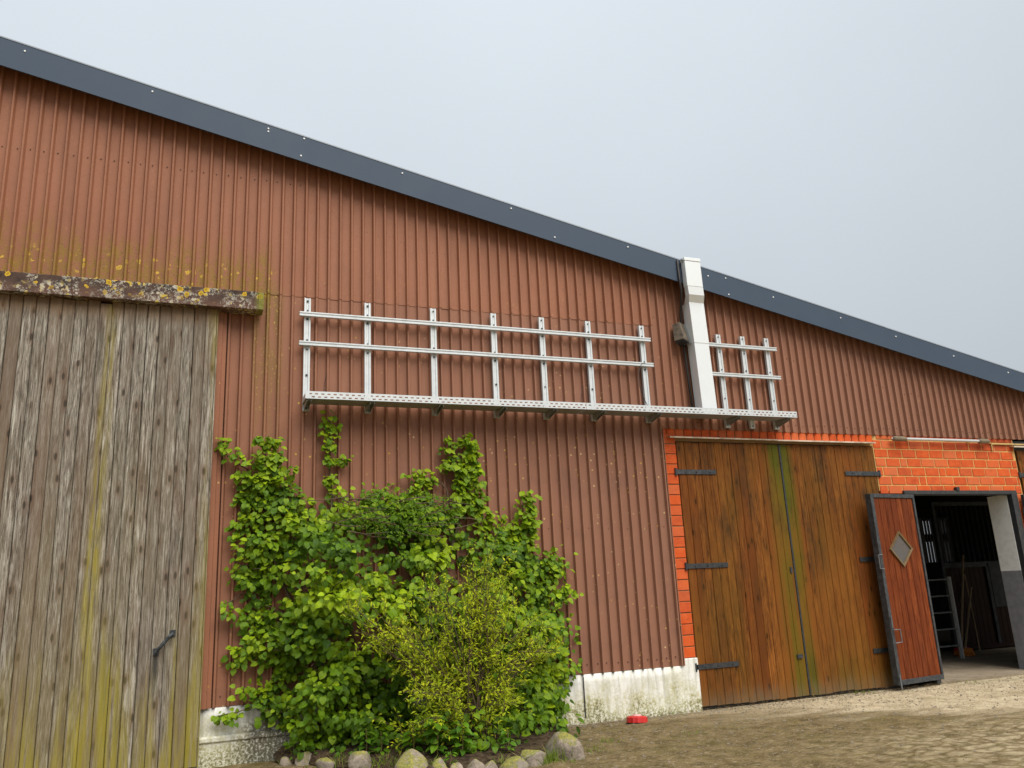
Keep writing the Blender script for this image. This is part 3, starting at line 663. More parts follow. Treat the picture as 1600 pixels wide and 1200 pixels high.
# ---- stable interior
def room(name, *b):
    m = MB(); m.box(*b); return m.build(name, 'inner', barn)
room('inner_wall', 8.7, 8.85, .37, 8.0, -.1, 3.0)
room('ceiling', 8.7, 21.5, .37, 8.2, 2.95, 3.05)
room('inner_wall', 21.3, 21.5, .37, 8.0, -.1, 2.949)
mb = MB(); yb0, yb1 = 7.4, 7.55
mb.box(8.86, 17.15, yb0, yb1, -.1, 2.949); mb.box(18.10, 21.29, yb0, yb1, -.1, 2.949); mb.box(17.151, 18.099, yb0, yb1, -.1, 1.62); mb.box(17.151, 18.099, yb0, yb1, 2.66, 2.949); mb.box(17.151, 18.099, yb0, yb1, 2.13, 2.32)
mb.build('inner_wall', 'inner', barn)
wbars = []
Xp = 17.14
for i in range(10):
    wbars.append((Xp, .1 if i in (0, 6, 9) else .048)); Xp += .1
for a, w_ in wbars:
    mb = MB(); mb.box(a, a + w_, yb0 - .06, yb0 - .02, 1.60, 2.72); mb.build('window_bar', 'black_steel', barn)
fl = MB(); fl.box(8.86, 21.3, .0, 8.0, -.04, .004); tag(fl.build('stable_floor', 'floor'), 'pale concrete floor just inside the stable opening', 'floor', kind='structure')
fl = MB(); fl.box(9.0, 11.1, -.06, .10, -.04, .014); tag(fl.build('threshold', 'floor'), 'worn concrete threshold of the stable opening', 'threshold', kind='structure')

# stall front
YS = 2.75
sf = tag(empty('stall_front', (12.3, YS, 0)), 'dark stall front with vertical bars above boarded sliding door inside the stable', 'stall'); sf.location = (0, 0, 0)
for i in range(26):
    X = 12.62 + i * .125
    mb = MB(); mb.tube([(X, YS, 1.52), (X, YS, 2.55)], .013, 6); mb.build('bar', 'stallgrey', sf)
mb = MB(); mb.box(12.5, 16, YS - .03, YS + .03, 1.44, 1.53); mb.build('rail', 'stallgrey', sf)
mb = MB(); mb.box(12.5, 16, YS - .03, YS + .03, 2.55, 2.62); mb.build('rail', 'stallgrey', sf)
mb = MB(); mb.box(12.5, 12.56, YS - .035, YS + .035, 0, 2.62); mb.build('post', 'stallgrey', sf)
mb = MB(); mb.box(13.55, 13.62, YS - .04, YS + .03, .1, 1.439); mb.build('post', 'stallgrey', sf)
mb = MB(); mb.box(13.63, 13.98, YS - .045, YS - .02, .72, 1.50); mb.build('steel_plate', 'stallgrey', sf)
mb = MB(); mb.box(12.5, 16, YS - .03, YS + .02, .03, .10); mb.build('sill', 'dark_wood', sf)
pm = plank_mesh(.118, 1.335, .03, .006, 5)
for i in range(28): link('plank', pm, 'dark_wood', sf, (12.62 + i * .12, YS - .012, .102))

# ladder
ld = tag(empty('ladder', (0, 0, 0)), 'dark steel ladder leaning in the stable left of the brooms', 'ladder')
ld['label'] = 'dark steel ladder standing in the stable beside the brooms'
Y = 1.95
for xa, hh, m_ in ((11.18, 2.2, 'black_steel'), (11.745, 1.30, 'galv')):
    mb = MB(); mb.box(xa - .013, xa + .013, Y - .03, Y + .03, .004, hh); mb.build('rail', m_, ld)
for i in range(5):
    zz = .21 + i * .262
    mb = MB(); mb.tube([(11.194, Y, zz), (11.731, Y, zz)], .013, 6); mb.build('rung', 'galv_dark', ld)
# brooms
def broom(base, tip, label, red):
    o = tag(empty('broom', base), label, 'broom', 'brooms in the stable'); B = Vector(base); T = Vector(tip) - B
    mb = MB(); mb.tube([(0, 0, .10), tuple(T)], .018, 8); mb.build('handle', 'broom_wood', o)
    mb = MB(); mb.prism([(-.17, .07), (.17, .07), (.13, .125), (-.13, .125)], (0, -.03, 0), (0, .03, 0), (1, 0, 0), (0, 0, 1)); mb.build('head', 'red_plastic' if red else 'orange', o)
    mb = MB()
    for i in range(18):
        a = -.165 + i * .0194; mb.tube([(a, random.uniform(-.02, .02), .075), (a * 1.12, random.uniform(-.05, .03), 0.006)], [.011, .014], 5)
    tag(mb.build('bristles', 'orange', o), kind='stuff')
    return o
broom((12.20, 2.34, .005), (13.01, 2.68, 1.65), 'straight-handled red broom leaning on the stall front', True)
broom((12.02, 2.12, .005), (13.07, 2.68, 1.08), 'shorter orange broom tilted across the red one', False)
mb = MB(); mb.tube([(12.86, 2.55, .01), (12.98, 2.69, 1.32)], .013, 6)
pole = mb.build('pole', 'broom_wood'); tag(pole, 'bare thin pole slanting against the stall front', 'pole')

# ------------------------------------------------------------------ mounting frames, tray, duct
def channel(mb, a, b, w_, h_, face=(0, -1, 0), th=.004):
    """open profile bar from a to b, flat ribbed face towards -y"""
    a, b = Vector(a), Vector(b); d = (b - a).normalized(); f = Vector(face); s_ = d.cross(f).normalized()
    k_ = w_ / 2; g_ = w_ * .14; e = h_ * .22
    sec = [(-k_, -h_), (-k_, 0), (-g_ * 1.6, 0), (-g_, -e), (g_, -e), (g_ * 1.6, 0), (k_, 0), (k_, -h_)]
    mb.prism(sec, a, b, s_, f)
def frame(posts, zt, zb, rails, label):
    fr = tag(empty('mounting_frame', (0, 0, 0)), label, 'metal frame', 'galvanised mounting frames')
    for X in posts:
        mb = MB(); channel(mb, (X, -.072, zb), (X, -.072, zt), .066, .038)
        p = mb.build('post', 'galv', fr)
        mb = MB()
        for zz in (zt - .035, zt - .14, zt - .235, zt - .47, zt - .57, zt - .85, zb + .03):
            if random.random() < .85:
                h_ = random.choice((.012, .012, .02)); mb.tube([(X + random.uniform(-.003, .003), -.066, zz), (X, -.0745, zz)], [.008 if h_ < .015 else .011] * 2, 8)
        mb.build('bolts', 'black_steel', p)
    for (xa, xb, zc) in rails:
        mb = MB(); channel(mb, (xa, -.114, zc), (xb, -.114, zc), .046, .040); mb.build('rail', 'galv', fr)
    return fr
frame([1.015, 1.655, 2.395, 3.115, 3.72, 4.33, 5.07], 4.525, 3.292, [(.930, 5.165, 4.335), (.930, 5.175, 4.012)], 'long white steel frame of seven posts and two rails above the climbing plant')
frame([6.20, 6.575, 6.955], 4.49, 3.262, [(5.985, 7.075, 4.335), (5.985, 7.085, 3.945)], 'short white steel frame of three posts beside the white duct')

tray = tag(empty('cable_tray', (0, 0, 0)), 'long perforated steel tray shelf running below both white frames', 'cable tray')
ZB, ZT, YF = 3.362, 3.438, -.335
def tray_len(xa, xb):
    th = .0018
    mb = MB(); mb.box(xa, xb, YF + .002, -.078, ZB, ZB + .002); mb.build('tray_floor', 'galv_dark', tray)
    mb = MB(); mb.box(xa, xb, -.080, -.078, ZB + .0025, ZT - .012); mb.build('back_flange', 'galv_dark', tray)
    mb = MB(); rows = [(ZB + .012, ZB + .024), (ZB + .044, ZB + .056)]
    mb.box(xa, xb, YF - th, YF, ZB, rows[0][0]); mb.box(xa, xb, YF - th, YF, rows[0][1], rows[1][0]); mb.box(xa, xb, YF - th, YF, rows[1][1], ZT)
    mb.box(xa, xb, YF, YF + .012, ZT - .002, ZT)
    for j, (a, b) in enumerate(rows):
        X = xa + (.03 if j == 0 else .0)
        mb.box(xa, max(xa + .008, X - .001), YF - th, YF, a, b)
        while X < xb:
            e = min(X + .030, xb)
            if e > xa: mb.box(max(X, xa + .0085), e, YF - th, YF, a, b)
            X += .0615
    mb.build('perforated_flange', 'galv', tray)
tray_len(.978, 4.095); tray_len(4.100, 7.065)
mb = MB(); mb.box(7.0655, 7.068, YF, -.08, ZB, ZT); mb.build('end_plate', 'galv', tray)
mb = MB(); mb.box(.9745, .9775, YF, -.08, ZB, ZT - .02); mb.build('end_plate', 'galv', tray)
for X in [1.015, 1.655, 2.395, 3.115, 3.72, 4.33, 5.07, 6.20, 6.575, 6.955]:
    if X == 6.575: continue
    mb = MB(); sec = [(-.075, ZB - .003), (YF + .02, ZB - .003), (YF + .02, ZB - .025), (-.075, ZB - .075)]
    for dx in (-.022, .019): mb.prism(sec, (X + dx, 0, 0), (X + dx + .003, 0, 0), (0, 1, 0), (0, 0, 1))
    mb.box(X - .0185, X + .0185, YF + .02, -.078, ZB - .006, ZB - .002); mb.build('bracket', 'galv_dark', tray)

duct = tag(empty('duct', (5.85, -.1, 3.4)), 'white rectangular sheet metal duct rising from the tray over the roof edge', 'duct')
duct.location = (0, 0, 0)
def ductbox(name, xa, xb, yf, yb, za, zb, shift=0.0):
    mb = MB(); mb.add([(xa, yf, za), (xb, yf, za), (xb, yb, za), (xa, yb, za), (xa + shift, yf, zb), (xb + shift, yf, zb), (xb + shift, yb, zb), (xa + shift, yb, zb)], [(3, 2, 1, 0), (4, 5, 6, 7), (0, 1, 5, 4), (1, 2, 6, 5), (2, 3, 7, 6), (3, 0, 4, 7)])
    return mb.build(name, 'duct', duct, bevel=.004)
ductbox('lower_section', 5.738, 5.952, -.230, -.075, 3.372, 4.30, -.022)
ductbox('middle_section', 5.714, 5.934, -.234, -.075, 4.298, 4.835, -.015)
mb = MB(); lv = [(5.699, 5.919, -.234, -.105, 4.832), (5.672, 5.898, -.292, -.205, 4.915), (5.660, 5.889, -.297, -.213, 5.028)]
for xa, xb, yf, yb, zz in lv: mb.v += [(xa, yf, zz), (xb, yf, zz), (xb, yb, zz), (xa, yb, zz)]
mb.f = [(4 * q + k, 4 * q + (k + 1) % 4, 4 * q + 4 + (k + 1) % 4, 4 * q + 4 + k) for q in (0, 1) for k in range(4)] + [(3, 2, 1, 0), (8, 9, 10, 11)]
mb.build('offset_bend', 'duct', duct, bevel=.003)
ductbox('upper_section', 5.655, 5.888, -.300, -.212, 5.025, 5.365, -.004)
ductbox('end_cap', 5.645, 5.890, -.305, -.209, 5.368, 5.412)
mb = MB(); mb.tube([(5.643, -.26, 5.388), (5.628, -.26, 5.388)], .018, 8); mb.build('cap_fastener', 'galv_dark', duct)
ductbox('foot_collar', 5.732, 5.960, -.238, -.083, 3.3655, 3.42)
mb = MB(); mb.tube([(5.60, -.215, 5.40), (5.60, -.222, 5.1), (5.61, -.222, 4.98), (5.645, -.14, 4.84), (5.66, -.075, 4.7), (5.675, -.06, 4.3), (5.69, -.06, 3.9), (5.70, -.07, 3.4)], .016, 6); tag(mb.build('cable', 'cable', smooth=True), 'thick black cable running up the shaded side of the white duct', 'cable')
mb = MB(); mb.tube([(5.04, -.14, 4.02), (4.97, -.17, 4.0), (4.90, -.2, 3.88), (4.88, -.22, 3.72), (4.92, -.23, 3.55), (4.99, -.24, 3.40)], .0045, 5); tag(mb.build('cable', 'cable', smooth=True), 'thin dark cable looping from the frame rail down to the tray', 'cable')
mb = MB(); mb.tube([(4.12, -.15, 3.42), (4.14, -.13, 3.52), (4.185, -.1, 3.70)], .0035, 5); tag(mb.build('wire', 'cable'), 'short thin wire sticking up at the joint of the tray', 'wire')
mb = MB(); mb.tube([(1.185, -.15, 3.40), (1.19, -.12, 3.55), (1.215, -.1, 3.70)], .0035, 5); tag(mb.build('wire', 'cable'), 'short thin wire sticking up at the start of the tray', 'wire')

# weathered lamp housing beside the duct
fl_ = tag(empty('floodlight', (5.6, -.1, 4.45)), 'weathered brown floodlight housing tilted beside the white duct', 'floodlight')
fl_.scale = (.86, .86, .9); fl_.rotation_euler = (rad(-8), rad(9), rad(28))
mb = MB(); mb.add([(-.085, -.10, -.15), (.075, -.10, -.15), (.075, .06, -.13), (-.085, .06, -.13), (-.07, -.06, .14), (.07, -.06, .14), (.07, .06, .14), (-.07, .06, .14)], [(3, 2, 1, 0), (4, 5, 6, 7), (0, 1, 5, 4), (1, 2, 6, 5), (2, 3, 7, 6), (3, 0, 4, 7)]); mb.build('housing', 'oldbox', fl_, bevel=.006)
mb = MB(); mb.add([(.076, -.115, -.165), (.09, -.115, -.165), (.09, .07, -.14), (.076, .07, -.14), (.072, -.075, .155), (.085, -.075, .155), (.085, .07, .155), (.072, .07, .155)], [(3, 2, 1, 0), (4, 5, 6, 7), (0, 1, 5, 4), (1, 2, 6, 5), (2, 3, 7, 6), (3, 0, 4, 7)]); mb.build('front_rim', 'galv_dark', fl_)
mb = MB(); mb.box(-.07, .06, -.09, .05, -.162, -.1505); mb.build('underside', 'black_steel', fl_)
mb = MB(); mb.tube([(0, .05, 0), (.03, .115, .0)], .014, 6); mb.build('mount', 'black_steel', fl_)

# tube lamp on the bricks and conduit
tl = tag(empty('tube_lamp', (9.8, -.04, 3.19)), 'long tube lamp with brown end caps under the ribbed sheets', 'lamp'); tl.location = (0, 0, 0)
mb = MB(); mb.tube([(9.08, -.065, 3.186), (10.52, -.065, 3.186)], .019, 12); mb.build('tube', 'tube', tl, smooth=False)
for a, b in ((8.885, 9.12), (10.50, 10.70)):
    mb = MB(); mb.tube([(a, -.065, 3.185), (a + .015, -.065, 3.185), (b - .03, -.065, 3.185), (b, -.065, 3.185)], [.026, .036, .036, .026], 10); mb.build('end_cap', 'lampcap', tl)
for X in (9.2, 10.35):
    mb = MB(); mb.box(X, X + .03, -.066, .012, 3.19, 3.215); mb.build('clip', 'lampcap', tl)
mb = MB(); mb.tube([(8.878, -.065, 3.19), (8.868, -.065, 3.19)], .012, 8); mb.build('end_plug', 'rivet', tl)
mb = MB(); mb.tube([(10.70, -.03, 3.18), (10.80, -.012, 3.17), (10.815, -.008, 3.165), (10.815, -.008, 3.06)], .011, 6); mb.tube([(10.815, -.008, 3.155), (10.85, -.008, 3.16), (11.9, -.008, 3.165)], .012, 6); tag(mb.build('conduit', 'conduit'), 'thin yellowish conduit pipe running on from the tube lamp', 'pipe')

# red lid on the ground
lid = tag(empty('lid', (4.43, -.34, .0)), 'small red plastic screw lid lying on the earth beside the white plinth', 'lid')
mb = MB(); n = 28; ring = lambda r_, z_, rip=0: [((r_ + (rip if k % 2 else 0)) * math.cos(2 * math.pi * k / n), (r_ + (rip if k % 2 else 0)) * math.sin(2 * math.pi * k / n), z_) for k in range(n)]
R = [ring(.108, 0, .006), ring(.104, .05, .006), ring(.092, .062), ring(.055, .064)]
mb.v = sum(R, []); mb.f = [(j * n + k, j * n + (k + 1) % n, (j + 1) * n + (k + 1) % n, (j + 1) * n + k) for j in range(3) for k in range(n)] + [tuple(3 * n + k for k in range(n))]
mb.build('rim', 'red_plastic', lid)
mb = MB(); mb.tube([(0, 0, .0645), (0, 0, .078)], [.052, .044], 16); mb.build('center_disc', 'pink_plastic', lid)
lid.rotation_euler = (rad(-5), rad(4), 0); lid.location.z = .006
# ------------------------------------------------------------------ planting bed, stones
stone_row = [(.86, -.40, .07), (1.01, -.46, .10), (1.15, -.78, .085), (1.40, -.98, .145), (1.76, -1.32, .165), (1.93, -1.60, .11), (2.05, -1.63, .09), (2.20, -1.68, .095), (2.32, -1.70, .085), (2.48, -1.80, .13), (2.73, -1.66, .115), (3.05, -1.56, .215)]
bed = MB(); edge = [(.78, -.20)] + [(a, b) for a, b, c_ in stone_row] + [(3.30, -1.05), (3.55, -.55), (3.75, -.06)]
nb = 10
for i, (a, b) in enumerate(edge):
    for j in range(nb + 1):
        f_ = j / nb; yy = b + (-.03 - b) * f_
        bed.v.append((a, yy, .012 + .10 * math.sin(min(1, f_ * 1.6) * math.pi / 2) * (1 if 0 < i < len(edge) - 1 else .25) * (j > 0) + .03 * fbm(a * 5, yy * 5) * (0 < j)))
for i in range(len(edge) - 1):
    for j in range(nb): bed.f.append((i * (nb + 1) + j, (i + 1) * (nb + 1) + j, (i + 1) * (nb + 1) + j + 1, i * (nb + 1) + j + 1))
tag(bed.build('planting_bed', 'soil', smooth=True), 'raised bed of dark soil along the foot of the wall', 'bed', kind='structure')
def stone_mesh(seed, sx, sy, sz, rough=.26):
    bm = bmesh.new(); bmesh.ops.create_icosphere(bm, subdivisions=3, radius=1.0); rr = random.Random(seed); o = Vector((rr.uniform(0, 90), rr.uniform(0, 90), rr.uniform(0, 90)))
    cuts = [(Vector((rr.uniform(-1, 1), rr.uniform(-1, 1), rr.uniform(-.3, 1))).normalized(), rr.uniform(.50, .82)) for _ in range(8)]
    for v in bm.verts:
        p = v.co.copy(); p *= 1 + rough * mn.noise(p * 1.1 + o) + .10 * mn.noise(p * 2.7 + o) + .03 * mn.noise(p * 8 + o)
        for n_, d_ in cuts:
            q = p.dot(n_) - d_
            if q > 0: p -= n_ * q * .88
        v.co = Vector((p.x * sx, p.y * sy, p.z * sz))
    for f in bm.faces: f.smooth = True
    me = bpy.data.meshes.new('stone'); bm.to_mesh(me); bm.free(); return me
ords = ['next to', 'second from', 'third from', 'fourth from', 'fifth from', 'sixth from', 'seventh from', 'eighth from', 'ninth from', 'tenth from', 'eleventh from']
for i, (a, b, s_) in enumerate(stone_row):
    s_ *= .89
    rr = random.Random(60 + i)
    me = stone_mesh(20 + i, s_ * rr.uniform(.95, 1.3), s_ * rr.uniform(.85, 1.0), s_ * (1.15 if i == 10 else rr.uniform(.72, 1.0)) if i < 11 else s_ * .80)
    st_ = link('stone', me, 'stone', None, (a, b, s_ * (.34 if i < 11 else .40)), (rr.uniform(-.2, .2), rr.uniform(-.2, .2), rr.uniform(0, 6)))
    k_ = len(stone_row) - 1 - i
    lab = 'large mossy boulder at the end of the stone edging' if k_ == 0 else 'rounded field stone edging the bed, %s the large mossy boulder' % ords[k_ - 1]
    tag(st_, lab, 'stone', 'stones edging the planting bed')

# ------------------------------------------------------------------ leaves
LEAF_M = [(0, 0, 0), (0, .48, .03), (0, 1.0, -.10)]
LEAF_S = [(.27, -.07, .05), (.48, .22, .09), (.43, .56, .06), (.20, .84, -.02)]
def leaf_geo(curl=1.0, lobes=LEAF_S):
    v = [Vector((a, b, c_ * curl)) for a, b, c_ in LEAF_M]
    for s_ in (-1, 1): v += [Vector((a * s_, b, c_ * curl)) for a, b, c_ in lobes]
    f = [(0, 1, 4, 3), (1, 5, 4), (1, 2, 6, 5), (0, 7, 8, 1), (1, 8, 9), (1, 9, 10, 2)]
    return v, f
LV, LF = leaf_geo()
NARROW = [(Vector((0, 0, 0))), Vector((.22, .45, .05)), Vector((0, 1, -.1)), Vector((-.22, .45, .05)), Vector((0, .5, 0))]
NF = [(0, 1, 4), (1, 2, 4), (2, 3, 4), (3, 0, 4)]
def basis(tip, nrm):
    t_ = tip.normalized(); n_ = (nrm - t_ * nrm.dot(t_))
    n_ = n_.normalized() if n_.length > 1e-5 else t_.orthogonal().normalized()
    return t_.cross(n_).normalized(), t_, n_
class Leaves(MB):
    def __init__(s): super().__init__(); s.tone = []
    def leaf(s, p, tip, nrm, L, W, tone, geo=0):
        a, b, c_ = basis(tip, nrm); V, F = (LV, LF) if geo == 0 else (NARROW, NF)
        s.add([p + a * q.x * W + b * q.y * L + c_ * q.z * L for q in V], F); s.tone += [tone] * len(F)
R_ = random.Random(11)
def rv(s_=1.0): return Vector((R_.gauss(0, s_), R_.gauss(0, s_), R_.gauss(0, s_)))

MAIN = [(.44, 2.44), (.54, 2.59), (.73, 2.59), (.84, 2.45), (1.04, 2.37), (1.05, 2.28), (1.18, 2.31), (1.27, 2.47), (1.38, 2.52), (1.45, 2.42), (1.54, 2.36), (1.61, 2.5), (1.74, 2.46), (1.83, 2.38), (2.01, 2.45), (2.2, 2.4), (2.47, 2.33), (2.58, 2.23), (2.6, 2.06), (2.78, 2.03), (2.88, 1.99), (3.0, 2.06), (3.16, 2.05), (3.28, 1.88), (3.45, 1.83), (3.53, 1.73), (3.75, 1.74), (3.75, 1.59), (3.59, 1.48), (3.59, 1.24), (3.72, 1.1), (3.8, .96), (3.84, .8), (3.78, .61), (3.86, .53), (3.6, .45), (3.69, .29), (3.61, .14), (3.21, .08), (2.8, .06), (2.4, .06), (1.78, .08), (1.41, .10), (1.12, .16), (.94, .28), (.77, .37), (.55, .47), (.6, .57), (.82, .71), (.7, .86), (.43, .92), (.38, 1.08), (.38, 1.24), (.54, 1.42), (.54, 1.56), (.41, 1.7), (.43, 2.01), (.41, 2.25)]
FING = {
 'A': [(.53, 3.06), (.64, 3.1), (.73, 3.0), (.74, 2.77), (.77, 2.52), (.45, 2.50), (.46, 2.71), (.56, 2.76)],
 'armL': [(.14, 2.96), (.23, 2.97), (.33, 2.86), (.45, 2.76), (.44, 2.67), (.24, 2.82)],
 'hook': [(.74, 2.54), (.82, 2.64), (.9, 2.68), (.95, 2.61), (.94, 2.57), (.85, 2.61), (.79, 2.48)],
 'S': [(1.19, 3.28), (1.33, 3.29), (1.33, 2.91), (1.24, 2.75), (1.22, 2.98)], 'S2': [(1.22, 2.83), (1.46, 2.82), (1.47, 2.76), (1.23, 2.75)], 'S3': [(1.22, 2.62), (1.30, 2.62), (1.30, 2.57), (1.22, 2.57)],
 'B': [(2.47, 3.01), (2.57, 3.04), (2.64, 2.97), (2.61, 2.78), (2.5, 2.67), (2.41, 2.69), (2.47, 2.83)],
 'C': [(2.68, 3.12), (2.82, 3.14), (2.82, 2.94), (2.78, 2.81), (2.86, 2.67), (2.88, 2.31), (2.92, 2.24), (2.83, 2.2), (2.59, 2.24), (2.55, 2.31), (2.6, 2.69), (2.59, 2.78), (2.68, 2.83)],
 'M': [(2.06, 2.66), (2.13, 2.7), (2.23, 2.67), (2.41, 2.65), (2.44, 2.6), (2.37, 2.54), (2.23, 2.54), (2.28, 2.31), (2.1, 2.32), (2.13, 2.54)],
 'R1': [(2.79, 2.07), (2.98, 2.24), (3.09, 2.28), (3.13, 2.2), (3.0, 2.09), (2.9, 2.02)],
 'D': [(3.29, 2.41), (3.36, 2.48), (3.45, 2.41), (3.48, 2.24), (3.46, 1.96), (3.5, 1.85), (3.36, 1.82), (3.22, 1.89), (3.25, 2.24)], 'D2': [(3.06, 2.09), (3.14, 2.13), (3.21, 2.08), (3.22, 1.89), (3.04, 1.9)],
 'shR': [(3.66, 1.4), (3.88, 1.43), (3.96, 1.36), (3.91, 1.27), (3.75, 1.25), (3.66, 1.3)], 'shL': [(.2, 1.4), (.32, 1.43), (.42, 1.39), (.35, 1.32)],
 'L2': [(.52, .59), (.45, .59), (.42, .66), (.52, .68), (.72, .68), (.84, .63), (.78, .56)], 'low': [(.22, .45), (.4, .48), (.55, .44), (.3, .37)], 's3': [(.29, 2.63), (.38, 2.66), (.47, 2.61), (.4, 2.57)], 's4': [(.33, 2.18), (.44, 2.16), (.47, 2.12), (.35, 2.13)]}
def inside(poly, x, z):
    c_ = False; j = len(poly) - 1
    for i in range(len(poly)):
        (xi, zi), (xj, zj) = poly[i], poly[j]
        if (zi > z) != (zj > z) and x < (xj - xi) * (z - zi) / (zj - zi) + xi: c_ = not c_
        j = i
    return c_
def edge_d(poly, x, z):
    best = 9
    for i in range(len(poly)):
        ax, az = poly[i - 1]; bx, bz = poly[i]; dx, dz = bx - ax, bz - az; L2 = dx * dx + dz * dz or 1e-9
        t_ = max(0, min(1, ((x - ax) * dx + (z - az) * dz) / L2)); best = min(best, math.hypot(x - ax - dx * t_, z - az - dz * t_))
    return best
vine = tag(empty('climbing_plant', (1.9, -.15, 0)), 'large green climbing plant with round leaves spreading over the brown ribbed wall', 'climbing plant')
vine.location = (0, 0, 0)
fol = Leaves(); front = []
def bulge(x, z):
    d_ = edge_d(MAIN, x, z); low = 1 + .55 * max(0, min(1, (1.9 - z) / 1.5))
    return .07 + min(.44, .66 * d_) * low * max(.12, .78 + 1.5 * fbm(x * 2.2, z * 3.4, 5) + .7 * fbm(x * 4.5, z * 7, 9))
def hollow(x, z):
    """thin spots where few sprays grow"""
    h = fbm(x * 2.3 + 3, z * 2.3, 8)
    for hx, hz, hr in ((2.10, .74, .26), (1.95, 1.62, .20), (2.45, 1.62, .16), (.90, 1.28, .10), (1.0, .70, .14), (2.72, 1.55, .10), (2.75, .42, .22), (2.72, 2.10, .06), (3.03, 1.62, .09)):
        q = math.hypot(x - hx, z - hz) / hr
        if q < 1: h -= (1 - q) * 1.3
    return h
def spray(c_, n_, size, spread, out, tone0, keep=True):
    for k_ in range(n_):
        off = Vector((R_.gauss(0, spread), R_.gauss(0, spread * .7), R_.gauss(0, spread * .8)))
        p = c_ + off
        if p.y > -.05: p.y = -.05 - R_.random() * .03
        if p.z < .03: continue
        radial = Vector((off.x, off.y * .6, off.z)) * (1 / max(spread, .01))
        tip = Vector((0, -.35, -.75)) + radial * .55 + rv(.22)
        nrm = out + rv(.30) + Vector((0, 0, .25)); L = size * R_.choice((.55, .8, .95, 1.05, 1.2, 1.35)) * R_.uniform(.9, 1.1)
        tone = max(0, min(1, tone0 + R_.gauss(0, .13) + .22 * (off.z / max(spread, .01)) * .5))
        if keep and R_.random() < .09: front.append((p, tip, nrm, L))
        else: fol.leaf(p, tip, nrm, L, L * R_.uniform(.82, 1.0), tone)
cnt = 0
while cnt < 780:
    x_, z_ = R_.uniform(.3, 3.95), R_.uniform(.08, 2.65)
    if not inside(MAIN, x_, z_): continue
    h = hollow(x_, z_)
    if h < -.32 or (h < -.06 and R_.random() < .62): continue
    s_ = bulge(x_, z_); dd = s_ * (1 if R_.random() < .72 else R_.uniform(.3, .85)); cnt += 1
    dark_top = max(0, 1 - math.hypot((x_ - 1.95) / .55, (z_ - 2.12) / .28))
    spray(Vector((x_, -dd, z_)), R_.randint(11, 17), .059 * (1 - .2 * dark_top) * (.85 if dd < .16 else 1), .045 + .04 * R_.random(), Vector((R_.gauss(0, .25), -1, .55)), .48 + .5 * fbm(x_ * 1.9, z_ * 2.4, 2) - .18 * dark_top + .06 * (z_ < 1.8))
for i in range(150):
    x_ = R_.uniform(.95, 3.45); yo_ = -.25 - R_.random() * (.35 + .75 * math.exp(-((x_ - 2.5) / .75) ** 2))
    spray(Vector((x_, yo_, R_.uniform(.10, .42))), R_.randint(7, 12), .056, .06, Vector((R_.gauss(0, .25), -.8, .8)), .42 + .25 * fbm(x_ * 3, yo_ * 3, 2))
# inner leaves behind the sprays
for i in range(2200):
    x_, z_ = R_.uniform(.3, 3.95), R_.uniform(.08, 2.65)
    if not inside(MAIN, x_, z_) or (hollow(x_, z_) < -.50 and R_.random() < .7): continue
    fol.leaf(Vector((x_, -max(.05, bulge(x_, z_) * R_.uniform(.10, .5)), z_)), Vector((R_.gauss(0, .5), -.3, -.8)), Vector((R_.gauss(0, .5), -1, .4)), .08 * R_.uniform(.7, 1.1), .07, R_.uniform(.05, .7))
for nm, pg in FING.items():
    xs_ = [q[0] for q in pg]; zs_ = [q[1] for q in pg]; area = (max(xs_) - min(xs_)) * (max(zs_) - min(zs_)); n_ = int(area * 340) + 6; i = 0
    while i < n_:
        x_, z_ = R_.uniform(min(xs_), max(xs_)), R_.uniform(min(zs_), max(zs_)); i += 1
        if not inside(pg, x_, z_): continue
        big_ = nm in ('A', 'C', 'D'); spray(Vector((x_, -.09 - R_.random() * (.08 if big_ else .03), z_)), 6 if big_ else 4, .058 if big_ else .050, .026, Vector((R_.gauss(0, .2), -1, .6)), .55 + .2 * R_.random())
# fine dark foliage and dead twigs at the crest
fine = Leaves()
for i in range(900):
    a_ = R_.uniform(0, 6.283); r_ = math.sqrt(R_.random()); x_, z_ = 1.98 + .60 * r_ * math.cos(a_), 2.20 + .24 * r_ * math.sin(a_)
    fine.leaf(Vector((x_, -.30 - .16 * R_.random(), z_ + .06 * fbm(x_ * 6, z_ * 6))), Vector((R_.gauss(0, .6), -.4, R_.gauss(-.1, .5))), Vector((R_.gauss(0, .4), -.7, .7)), R_.uniform(.025, .05), R_.uniform(.018, .03), R_.uniform(.1, .95), 1)
tag(fine.build('fine_foliage', 'fine_leaf', vine, fix=False), kind='stuff')
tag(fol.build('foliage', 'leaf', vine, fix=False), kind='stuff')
lms = []
for q in range(5):
    V, F = leaf_geo(.6 + .35 * q, [(a * (.92 + .04 * q), b, c_) for a, b, c_ in LEAF_S]); m_ = MB(); m_.add(V, F); me = m_.mesh('leaf'); me.materials.append(MAT['leaf_obj']); lms.append(me)
R_.shuffle(front)
for p, tip, nrm, L in front[:300]:
    a, b, c_ = basis(tip, nrm); o = link('leaf', lms[R_.randrange(5)], None, vine)
    mt = Matrix(((a.x, b.x, c_.x, p.x), (a.y, b.y, c_.y, p.y), (a.z, b.z, c_.z, p.z), (0, 0, 0, 1))) @ Matrix.Diagonal((L * .92, L, L, 1)); o.matrix_basis = mt
fol2 = None
